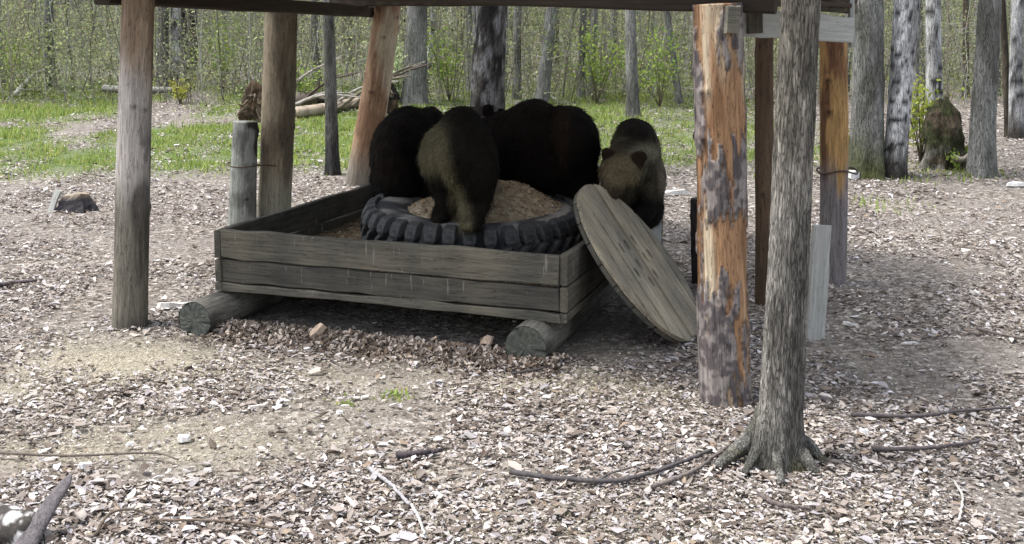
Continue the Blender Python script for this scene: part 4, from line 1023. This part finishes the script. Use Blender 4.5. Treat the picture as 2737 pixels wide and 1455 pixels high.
# largest bear behind
Y3 = 8.75
def col3(co):
    f = fbm(co[:, 0]*4, co[:, 1]*4, co[:, 2]*4, 3); c = mixc(DARK, MIDB, .5*f)
    return mixc(c, (.028, .015, .008), blobmask(co, P(1412, 330, Y3-.3), (.06, .5, .24), .7)*.45)
s3 = [ell(1330, 365, Y3, .33, .36, .34), ell(1340, 300, Y3, .20, .26, .16), ell(1425, 372, Y3-.02, .27, .36, .345), ell(1375, 400, Y3, .40, .34, .30),
      cap(P(1450, 440, Y3-.1), P(1448, 520, Y3-.15), .19, .12), cap(P(1448, 520, Y3-.15), P(1440, 575, Y3-.2), .11, .10), ell(1428, 582, Y3-.28, .10, .13, .055),
      cap(P(1460, 440, Y3+.25), P(1462, 560, Y3+.25), .16, .10), cap(P(1300, 430, Y3-.08), P(1292, 500, Y3-.1), .16, .11), cap(P(1290, 440, Y3+.25), P(1285, 540, Y3+.25), .14, .10),
      ell(1290, 375, Y3, .24, .3, .27), cap(P(1290, 350, Y3), P(1262, 345, Y3+.15), .24, .20), ell(1240, 335, Y3+.30, .15, .17, .145), cap(P(1228, 350, Y3+.33), P(1212, 400, Y3+.36), .085, .065),
      ell(1228, 276, Y3+.22, .052, .03, .056), ell(1262, 285, Y3+.38, .045, .028, .05)]
bear('largest dark brown bear standing side-on behind the tyre', Vector((P(1370, 500, Y3).x, Y3, .45)), s3, col3, furlen=.055, nfur=34000, seed=3,
     eyes=[(P(1212, 340, Y3+.24), .012)], nose=P(1207, 408, Y3+.34))

# smallest bear at the right end
Y4 = 8.6
def col4(co):
    f = fbm(co[:, 0]*7+2, co[:, 1]*7, co[:, 2]*6, 3); f2 = .35*(fbm(co[:, 0]*11, co[:, 1]*11, co[:, 2]*11, 3)-.5)
    def bl(px, py, Y, rx, rz, soft=.5):
        c = P(px, py, Y); return sstep(1+soft, 1-soft, np.sqrt(((co[:, 0]-c.x)/rx)**2+((co[:, 2]-c.z)/rz)**2)+f2)
    c = mixc((.05, .046, .03), (.022, .019, .013), sstep(.35, .65, f))
    c = mixc(c, DARK*2, bl(1598, 318, Y4, .13, .10))
    c = mixc(c, (.13, .12, .085), bl(1618, 372, Y4, .17, .065)*.8)
    c = mixc(c, (.12, .10, .075), bl(1660, 450, Y4, .045, .22)*.8)
    c = mixc(c, DARK*1.2, bl(1618, 520, Y4, .22, .14))  # shadow over chest and legs painted into the fur
    fr = co[:, 1] < Y4-.22
    m = bl(1556, 430, Y4-.50, .15, .125)*fr
    c = mixc(c, (.115, .09, .052), m*.85)
    c = mixc(c, (.035, .024, .015), bl(1540, 480, Y4-.5, .10, .06)*fr*.8)  # brown shading beneath the face put into the fur colour
    for e in (P(1608, 400, Y4-.54), P(1526, 386, Y4-.48)): c = mixc(c, (.016, .010, .006), blobmask(co, e, (.07, .07, .07), .25))
    return c
s4 = [ell(1598, 385, Y4, .20, .28, .26), ell(1598, 343, Y4-.02, .155, .24, .145), ell(1622, 450, Y4-.02, .165, .25, .26), ell(1614, 520, Y4+.02, .18, .22, .20),
      cap(P(1596, 400, Y4-.12), P(1566, 424, Y4-.42), .20, .165), ell(1558, 434, Y4-.50, .155, .16, .15), cap(P(1544, 455, Y4-.58), P(1530, 492, Y4-.68), .105, .072), ell(1527, 500, Y4-.71, .058, .055, .045),
      ell(1608, 400, Y4-.52, .062, .032, .07, 0, 0, .6), ell(1526, 386, Y4-.46, .05, .03, .055, 0, 0, -.3),
      cap(P(1640, 470, Y4-.14), P(1625, 535, Y4-.28), .11, .08), cap(P(1625, 535, Y4-.28), P(1600, 548, Y4-.38), .08, .07),
      cap(P(1580, 470, Y4-.10), P(1560, 525, Y4-.28), .10, .07),
      cap(P(1590, 560, Y4+.05), P(1592, 640, Y4+.02), .14, .09), cap(P(1592, 640, Y4+.02), P(1592, 720, Y4-.0), .085, .075), ell(1590, 735, Y4-.08, .07, .12, .045),
      cap(P(1630, 560, Y4+.1), P(1628, 640, Y4+.1), .12, .085), cap(P(1628, 640, Y4+.1), P(1628, 720, Y4+.08), .08, .075), ell(1626, 733, Y4-.0, .07, .12, .045)]
bear('smallest bear with pale brown head lowered behind the leaning disc', Vector((P(1600, 600, Y4).x, Y4, 0)), s4, col4, furlen=.035, nfur=24000, seed=4,
     eyes=[(P(1514, 458, Y4-.655), .012), (P(1553, 466, Y4-.69), .012)], nose=P(1522, 512, Y4-.75))

# ------------------------------------------------------------------ fallen wood, sticks, stump, scraps
def stick(name, pts, r0, r1, col, label, cat='stick', group=None, lift=.015, twigs=0, n=30, seg=8, arch=0):
    G_ = [p if isinstance(p, Vector) else G(*p) + Vector((0, 0, lift+(.022 if lift < .05 else 0))) for p in pts]
    if lift < .05 and not isinstance(pts[0], Vector): r0 *= 1.25; r1 *= 1.25
    path = curve_pts(G_, n); rg = random.Random(int(G_[0].x*1000))
    for i, p in enumerate(path):
        p += Vector((rg.gauss(0, r0*.25), rg.gauss(0, r0*.25), arch*math.sin(math.pi*i/(n-1))))
    base = path[0].copy(); rel = [p-base for p in path]
    t = thing(name, base, label, cat, group)
    cf = lambda th, tt, V: np.array(col)*(.6+.8*fbm(V[:, 0]*20, V[:, 1]*20, V[:, 2]*20))[:, None]
    link('stem', tube_mesh('stem', rel, np.linspace(r0, r1, n), seg, cf, lambda th, t_, r: 1+.2*(vn(np.cos(th)*2, np.sin(th)*2, t_*12)-.5)), M_STICK, t, Matrix.Translation(base))
    for k in range(twigs):
        i = int(n*(.25+.65*(k+.5)/twigs)); d = (path[min(i+1, n-1)]-path[i-1]).normalized(); s = Vector((-d.y, d.x, 0))*rg.choice((-1, 1)); L = rg.uniform(.12, .3)*(path[-1]-path[0]).length*.8
        q = rel[i]; tw = [q, q+(d*.7+s*.5)*L*.5+Vector((0, 0, .02)), q+(d*1.2+s)*L+Vector((0, 0, rg.uniform(0, .05)))]
        link('twig', tube_mesh('twig', curve_pts(tw, 8), np.linspace(r0*.5, r0*.15, 8), 5, cf), M_STICK, t, Matrix.Translation(base))
    return t
GREYW = (.10, .09, .10); PALE = (.42, .40, .37); BRN = (.11, .085, .065)
stick('fallen_branch', [(1285, 1205), (1400, 1222), (1560, 1228), (1690, 1190), (1790, 1150)], .011, .006, (.075, .068, .070), 'long curved dark branch lying left of the slender tree roots', 'branch', twigs=2)
stick('fallen_branch', [(1640, 1245), (1740, 1205), (1800, 1165), (1836, 1137)], .009, .006, (.13, .11, .10), 'short brownish branch touching the slender tree roots', 'branch')
stick('fallen_branch', [(2140, 1060), (2300, 1063), (2420, 1050), (2540, 1042)], .010, .005, (.08, .07, .072), 'straight dark branch on the right, farther of two', 'branch', twigs=1)
stick('fallen_branch', [(2195, 1148), (2330, 1145), (2460, 1128)], .010, .006, (.09, .075, .075), 'straight dark branch on the right, nearer of two', 'branch')
stick('fallen_branch', [(925, 1195), (985, 1240), (1030, 1290)], .008, .006, (.27, .26, .27), 'pale lilac-grey branch lying slantwise near the bottom middle', 'branch')
stick('fallen_branch', [(1035, 1290), (1052, 1320), (1068, 1366)], .006, .004, (.40, .39, .37), 'short whitish stick continuing the pale branch at the bottom middle', 'stick')
stick('fallen_branch', [(1910, 1265), (1960, 1290), (2040, 1300)], .010, .006, (.11, .09, .085), 'short crooked branch below the slender tree', 'branch')
stick('fallen_branch', [(1000, 1165), (1050, 1158), (1110, 1150)], .014, .008, (.06, .05, .055), 'stubby dark branch in the middle of the floor', 'branch')
stick('fallen_branch', [(0, 728), (40, 722), (95, 716)], .016, .010, (.09, .075, .08), 'dark branch at the left edge behind the front left post', 'branch')
stick('fallen_branch', [(240, 1369), (280, 1322), (350, 1315), (420, 1340)], .006, .003, (.10, .08, .06), 'thin arched twig at the lower left', 'twig', arch=.02)
stick('fallen_branch', [(380, 1330), (560, 1332), (700, 1352)], .005, .004, (.12, .09, .07), 'thin straight twig at the lower left', 'twig')
stick('fallen_branch', [(0, 1158), (180, 1165), (380, 1158), (450, 1175)], .006, .003, (.12, .10, .085), 'long thin twig across the lower left floor', 'twig')
stick('fallen_branch', [(2400, 1230), (2420, 1270), (2412, 1330)], .005, .004, (.36, .34, .32), 'thin pale curved twig at the lower right', 'twig')
stick('fallen_branch', [(1290, 955), (1370, 940), (1430, 915)], .008, .005, (.07, .06, .06), 'thin dark twig in front of the right log end', 'twig')
stick('fallen_branch', [(2460, 840), (2520, 855), (2576, 865)], .010, .006, (.15, .13, .12), 'thin branch at the right edge of the floor', 'branch')
# background dead wood
def fallen(name, pts, r0, r1, col, label, twigs=3, arch=0): return stick(name, pts, r0, r1, col, label, 'fallen tree', lift=.12, twigs=twigs, n=26, arch=arch)
b0 = G(36, 250); b1 = G(128, 222)
fallen('fallen_branch', [b0+Vector((0, 0, .1)), b0.lerp(b1, .5)+Vector((0, 0, .42)), b1+Vector((0, 0, .45))], .05, .035, (.42, .42, .38), 'bare whitish branch slanting down from a grey trunk, far left', 2)
fallen('fallen_log', [(262, 236), (340, 240), (440, 240)], .09, .07, (.26, .25, .24), 'grey fallen log lying behind the front left post', 3)
fallen('fallen_log', [(740, 300), (800, 292), (870, 278), (980, 262)], .12, .09, (.34, .28, .22), 'peeled pale fallen log behind the shaded rear post', 3)
fallen('fallen_log', [(745, 268), (840, 262), (940, 272)], .16, .12, (.10, .085, .07), 'dark fallen log in the brush heap', 4)
def brush():
    g = G(860, 285); rg = random.Random(4)
    for k in range(9):
        x = rg.uniform(-.9, .9); y = rg.uniform(-.4, .9); a = rg.uniform(-.6, .6)
        p = g+Vector((x-.6, y, .1)); q = g+Vector((x+math.cos(a)*1.2-.3, y+math.sin(a), rg.uniform(.2, 1.1)))
        stick('brushwood', [p, p.lerp(q, .5)+Vector((0, 0, .15)), q], .035, .012, rg.choice([(.30, .28, .25), (.08, .06, .05), (.15, .13, .10)]), 'bare branch in the brush heap behind the rear posts', 'branch', 'branches of the brush heap behind the rear posts', twigs=3)
brush()
def root_plate(px, py, w, h, label, col=(.07, .05, .032)):
    b = G(px, py); t = thing('root_plate', b, label, 'root plate'); n = 40; seg = 40; sx = w/2; rows = []
    th = np.arange(seg)/seg*2*np.pi
    for i in range(n):
        z = h*i/(n-1); s = i/(n-1); r = sx*math.sqrt(max(.02, 1-(s*1.0)**2.4))*(1+.1*math.sin(s*6))
        rr = r*(1+1.5*(fbm(np.cos(th)*2.5+px, np.sin(th)*2.5, z*5, 4)-.5)*1.4)
        rows.append(np.stack([rr*np.cos(th), .5*rr*np.sin(th), np.full(seg, z-.05)], -1))
    V = np.concatenate(rows); i = np.arange(n-1)[:, None]*seg; j = np.arange(seg)[None, :]
    F = np.stack([i+j, i+(j+1) % seg, i+seg+(j+1) % seg, i+seg+j], -1).reshape(-1, 4)
    c = mixc(col, (.13, .085, .05), sstep(.45, .6, fbm(V[:, 0]*6, V[:, 1]*6, V[:, 2]*6)))
    link('earth', npmesh('earth', V, F, c), M_BARK, t, Matrix.Translation(b))
    rg = random.Random(int(px))
    for k in range(8):
        a = rg.uniform(-.6, 3.7); p = Vector((math.cos(a)*sx*.4, -.12, h*.4+math.sin(a)*h*.2)); q = p+Vector((math.cos(a)*w*.35, rg.uniform(-.35, -.1), math.sin(a)*.12-.1))
        link('root', tube_mesh('root', curve_pts([p, p.lerp(q, .5)+Vector((0, 0, rg.uniform(-.1, .1))), q], 8), np.linspace(.035, .008, 8), 6, lambda th, tt, V: np.tile((.11, .085, .06), (len(V), 1))), M_STICK, t, Matrix.Translation(b))
root_plate(640, 305, .50, .80, 'upturned reddish root plate peeping out left of the shaded rear post')
root_plate(975, 285, .35, .75, 'small dark root plate right of the leaning post', (.03, .026, .022))
def bush(px, py, h, w, n, label, cols, name='bush', seed=1, ls=.045):
    b = G(px, py); t = thing(name, b, label, 'bush'); rg = np.random.default_rng(seed); V = []; F = []
    pts = []
    for k in range(9):
        q = np.array([rg.normal(0, w*.35), rg.normal(0, w*.3), h*rg.uniform(.6, 1)]); 
        path = curve_pts([(0, 0, 0), tuple(q*np.array([.4, .4, .5])), tuple(q)], 8)
        link('stem', tube_mesh('stem', path, np.linspace(.012, .004, 8), 5, lambda th, tt, V: np.tile((.12, .10, .07), (len(V), 1))), M_STICK, t, Matrix.Translation(b))
        pts += [np.array(p) for p in path[3:]]
    pts = np.array(pts); c = pts[rg.integers(0, len(pts), n)]+rg.normal(0, .12*h/1.5, (n, 3)); c[:, 2] = np.abs(c[:, 2])
    s = rg.uniform(.5, 1.2, (n, 1))*ls; a = rg.normal(0, 1, (n, 3)); a /= np.linalg.norm(a, axis=1)[:, None]; bb_ = np.cross(a, rg.normal(0, 1, (n, 3))); bb_ /= np.linalg.norm(bb_, axis=1)[:, None]
    V = np.stack([c-a*s, c+bb_*s*.6, c+a*s, c-bb_*s*.6], 1).reshape(-1, 3); h_ = rg.random((n, 1))
    col = np.array(cols[0])*(1-h_)+np.array(cols[1])*h_
    o = link('foliage', npmesh('foliage', V, np.arange(4*n).reshape(-1, 4), np.repeat(col, 4, 0), smooth=False), M_GREEN, t, Matrix.Translation(b)); o['kind'] = 'stuff'
GRN = [(.16, .26, .05), (.34, .42, .10)]; PGR = [(.34, .44, .22), (.52, .60, .36)]
bush(1000, 262, 1.25, .7, 420, 'pale leafy young bush right of the leaning post', PGR, seed=2, ls=.055)
bush(758, 265, .9, .6, 260, 'small yellow-green bush right of the shaded rear post', GRN, seed=3)
bush(452, 262, .5, .5, 200, 'low yellow-green plant in front of the pale pair of trunks', [(.30, .32, .06), (.5, .48, .12)], seed=4)
bush(2316, 410, 1.4, .6, 500, 'yellow-green shrub in the gap left of the burred stump', [(.22, .28, .05), (.42, .46, .10)], seed=5)
bush(2420, 430, .35, .5, 200, 'low green plant at the foot of the burred stump', GRN, seed=6)
bush(2148, 440, .55, .35, 260, 'mossy green tuft at the foot of the broad grey-green tree', [(.14, .16, .02), (.26, .28, .04)], seed=7)
bush(60, 235, 1.6, 1.4, 600, 'loose yellow-green bush at the far left forest edge', GRN, seed=8)
bush(560, 232, 1.7, 1.6, 700, 'loose green bush at the forest edge left of the shaded rear post', GRN, seed=9)
bush(1130, 255, 1.6, 1.3, 600, 'loose yellow-green bush left of the thick dark tree', GRN, seed=10)
bush(1660, 270, 1.5, 1.4, 700, 'loose yellow-green bush behind the smallest bear', GRN, seed=11)
bush(1500, 262, 1.6, 1.4, 600, 'loose green bush behind the rump of the largest bear', GRN, seed=12)
# cut stump on the left
def low_stump():
    b = G(188, 530); t = thing('tree_stump', b, 'small split stump at the left, lit edge painted pale and shaded side dark', 'stump')
    bm = bmesh.new(); pr = [(-.16, -.10), (.13, -.13), (.22, .02), (.10, .15), (-.14, .12)]
    lo = [bm.verts.new((x*1.25, y*1.25, -.03)) for x, y in pr]; hi = [bm.verts.new((x*.75+.01, y*.8, .17+.03*(i % 2))) for i, (x, y) in enumerate(pr)]
    for i in range(5): bm.faces.new((lo[i], lo[(i+1) % 5], hi[(i+1) % 5], hi[i]))
    bm.faces.new(hi); bmesh.ops.subdivide_edges(bm, edges=bm.edges, cuts=3, use_grid_fill=True)
    for v in bm.verts: v.co += Vector([random.gauss(0, .008) for _ in range(3)])
    me = bpy.data.meshes.new('wood'); bm.to_mesh(me); bm.free()
    c = me.color_attributes.new('Col', 'FLOAT_COLOR', 'POINT')
    for i, v in enumerate(me.vertices): c.data[i].color = (.05, .045, .05, 1) if v.co.z < .165 else (.24, .20, .15, 1)  # shaded side painted near-black, upper face paler
    link('wood', me, M_STICK, t, Matrix.Translation(b))
    board('splinter', b+Vector((-.22, -.12, -.02)), b+Vector((-.14, -.08, .24)), .09, .03, M_GREYBOARD, t, up=Vector((1, -.3, 0)), n=3, jit=.006)  # pale board doubles as the sunlit left edge
low_stump()
# dark snag and birch log at the lower left corner
def corner_wood():
    a = G(62, 1400); b = P(180, 1192, a.y+.30); a = a+Vector((-.02, -.05, -.02))
    t = thing('snag', a, 'grey flattened broken limb sticking up at the lower left corner', 'branch')
    pts = [a, a.lerp(b, .5)+Vector((.0, 0, .015)), b]
    rel = [p-a for p in curve_pts(pts, 20)]
    link('limb', tube_mesh('limb', rel, list(np.linspace(.052, .030, 16))+[.028, .024, .016, .004], 12, lambda th, tt, V: mixc((.16, .145, .15), (.09, .08, .085), fbm(V[:, 0]*25, V[:, 1]*25, V[:, 2]*6)), lambda th, t_, r: 1+.1*(vn(np.cos(th)*2, np.sin(th)*2, t_*6)-.5), flat=.55), M_POST, t, Matrix.Translation(a))
    c0 = G(-90, 1330)+Vector((0, 0, .05)); c1 = G(96, 1372)+Vector((0, 0, .045))
    t = thing('birch_log', c0, 'rotting birch log with ragged white bark at the lower left corner', 'log')
    M = axis_matrix(c0, c1); L = (c1-c0).length
    me = tube_mesh('log', [Vector((0, 0, z)) for z in np.linspace(0, L, 40)], list(np.linspace(.085, .08, 36))+[.075, .07, .055, .03], 32,
                   lambda th, tt, V: mixc(mixc((.62, .61, .60), (.12, .10, .10), sstep(.5, .6, fbm(V[:, 0]*14, V[:, 1]*14, V[:, 2]*55, 3))), (.045, .04, .036), sstep(.56, .61, fbm(V[:, 0]*9+4, V[:, 1]*9, V[:, 2]*9, 3))),
                   lambda th, t_, r: 1+.18*(fbm(np.cos(th)*3, np.sin(th)*3, t_*9)-.5)*2)
    link('log', me, M_STICK, t, M)
corner_wood()
# pale scraps, chips of wood and bone lying about
def scrap(px, py, L, W, T, yaw, col, label, tilt=0.0, name='wood_scrap', cat='wood scrap', group=None, seed=None):
    g = G(px, py); rg = random.Random(int(px*7+py)); bm = bmesh.new(); n = 7; lo = []; hi = []
    for i in range(n):
        a = i/n*6.283; r = rg.uniform(.7, 1.1); x = L/2*math.cos(a)*r; y = W/2*math.sin(a)*r
        lo.append(bm.verts.new((x, y, 0))); hi.append(bm.verts.new((x*.85, y*.8, T*rg.uniform(.6, 1.2))))
    for i in range(n): bm.faces.new((lo[i], lo[(i+1) % n], hi[(i+1) % n], hi[i]))
    bm.faces.new(hi); bm.faces.new(lo[::-1]); bmesh.ops.recalc_face_normals(bm, faces=bm.faces)
    me = bpy.data.meshes.new(name); bm.to_mesh(me); bm.free()
    c = me.color_attributes.new('Col', 'FLOAT_COLOR', 'POINT')
    for i in range(len(me.vertices)): k = rg.uniform(.85, 1.1); c.data[i].color = (col[0]*k, col[1]*k, col[2]*k, 1)
    o = link(name, me, M_STICK, None, Matrix.Translation(g+Vector((0, 0, .012+abs(math.sin(tilt))*L*.42))) @ Matrix.Rotation(yaw, 4, 'Z') @ Matrix.Rotation(-tilt, 4, 'Y'))
    return meta(o, label, cat, group)
WH = (.62, .60, .56); PK = (.52, .40, .30)
scrap(437, 777, .30, .08, .04, .25, (.62, .60, .57), 'long white chip of wood beside the left log end')
scrap(615, 832, .12, .05, .03, .1, WH, 'white scrap just right of the left log end, nearer the log')
scrap(665, 826, .12, .04, .03, -.5, WH, 'white slanted scrap under the left part of the box')
scrap(800, 862, .20, .08, .04, .9, PK, 'pinkish pointed wood chunk propped in front of the box', tilt=.6)
scrap(880, 858, .10, .03, .03, 1.2, PK, 'small pinkish splinter right of the pointed chunk', tilt=.8)
scrap(1225, 882, .13, .09, .02, 1.2, PK, 'triangular bark chip standing beside the right log end', tilt=.9)
scrap(1090, 876, .12, .03, .02, -.9, PK, 'curled splinter in front of the box middle', tilt=.7)
scrap(447, 1000, .045, .03, .02, 0, (.72, .71, .69), 'bright white chip on the floor left of the middle')
scrap(462, 1115, .08, .055, .035, .3, (.72, .70, .67), 'largest bright white lump at the left of the floor')
scrap(328, 1128, .05, .035, .02, .1, (.72, .70, .68), 'white lump just left of the largest bright lump')
scrap(215, 1182, .08, .045, .02, .2, (.72, .71, .70), 'white chip beside the tip of the grey broken limb')
scrap(650, 1030, .12, .035, .015, .5, (.60, .55, .48), 'long beige chip in the left middle of the floor')
scrap(540, 1025, .06, .03, .015, -.3, (.6, .59, .57), 'small white chip between the bright chips on the left')
scrap(855, 1045, .05, .03, .015, 0, (.7, .7, .68), 'bright chip below the green sprouts')
scrap(2172, 1098, .05, .06, .03, .2, (.72, .71, .72), 'white scrap between the two dark branches at the right')
scrap(2418, 1092, .06, .05, .03, .2, (.70, .69, .70), 'white scrap at the right end of the nearer dark branch')
scrap(2135, 822, .11, .04, .02, -.5, (.62, .60, .58), 'long pale chip right of the upright board')
scrap(2290, 870, .14, .03, .015, -.1, (.6, .59, .57), 'long pale chip farther right on the leafy floor')
scrap(2455, 745, .10, .05, .03, -.7, (.68, .66, .64), 'pale chunk on the leafy floor at the right')
scrap(2150, 452, .28, .12, .10, .6, (.60, .60, .58), 'whitish lump at the foot of the mossy tree')
scrap(2560, 470, .30, .12, .06, 0, (.62, .61, .60), 'whitish piece on the floor at the right edge')
scrap(1700, 492, .42, .10, .05, .4, (.58, .56, .53), 'pale slanting piece of wood right of the smallest bear')
rg0 = random.Random(12)
for k in range(60):
    px, py = rg0.uniform(10, 2560), rg0.uniform(800, 1360)
    if 1850 < px < 2080 and 1080 < py < 1220: continue
    scrap(px, py, rg0.uniform(.03, .065), rg0.uniform(.015, .035), .006, rg0.uniform(0, 3), (.55, .53, .50), 'small pale chip among the leaves of the floor', group='small pale chips scattered on the floor', name='chip', cat='chip')
# heaped brown leaves spilling out from under the box
def heaped():
    rg = np.random.default_rng(5); n = 5500
    x0, y0 = FLb.x, FLb.y; u = rg.uniform(.05, 1.0, n)*LEN; w = rg.normal(-.16, .11, n)
    X = x0+U.x*u+Wd.x*w; Y = y0+U.y*u+Wd.y*w
    Z = TH(X, Y)+rg.uniform(0, .07, n)*np.exp(-((w+.12)/.15)**2)
    o = leaves('heaped_leaves', X, Y, Z+.01, rng_sz(rg, n), palette(n, [2.0, 3, 3, 2.4, 1.6, .8, .5, 1.2])*np.array([1.02, .97, .95]), M_LEAF, .8)
    meta(o, 'curled reddish brown leaves heaped along the front of the box', 'leaves', kind='stuff')
def rng_sz(rg, n): return rg.uniform(.02, .06, n)
heaped()
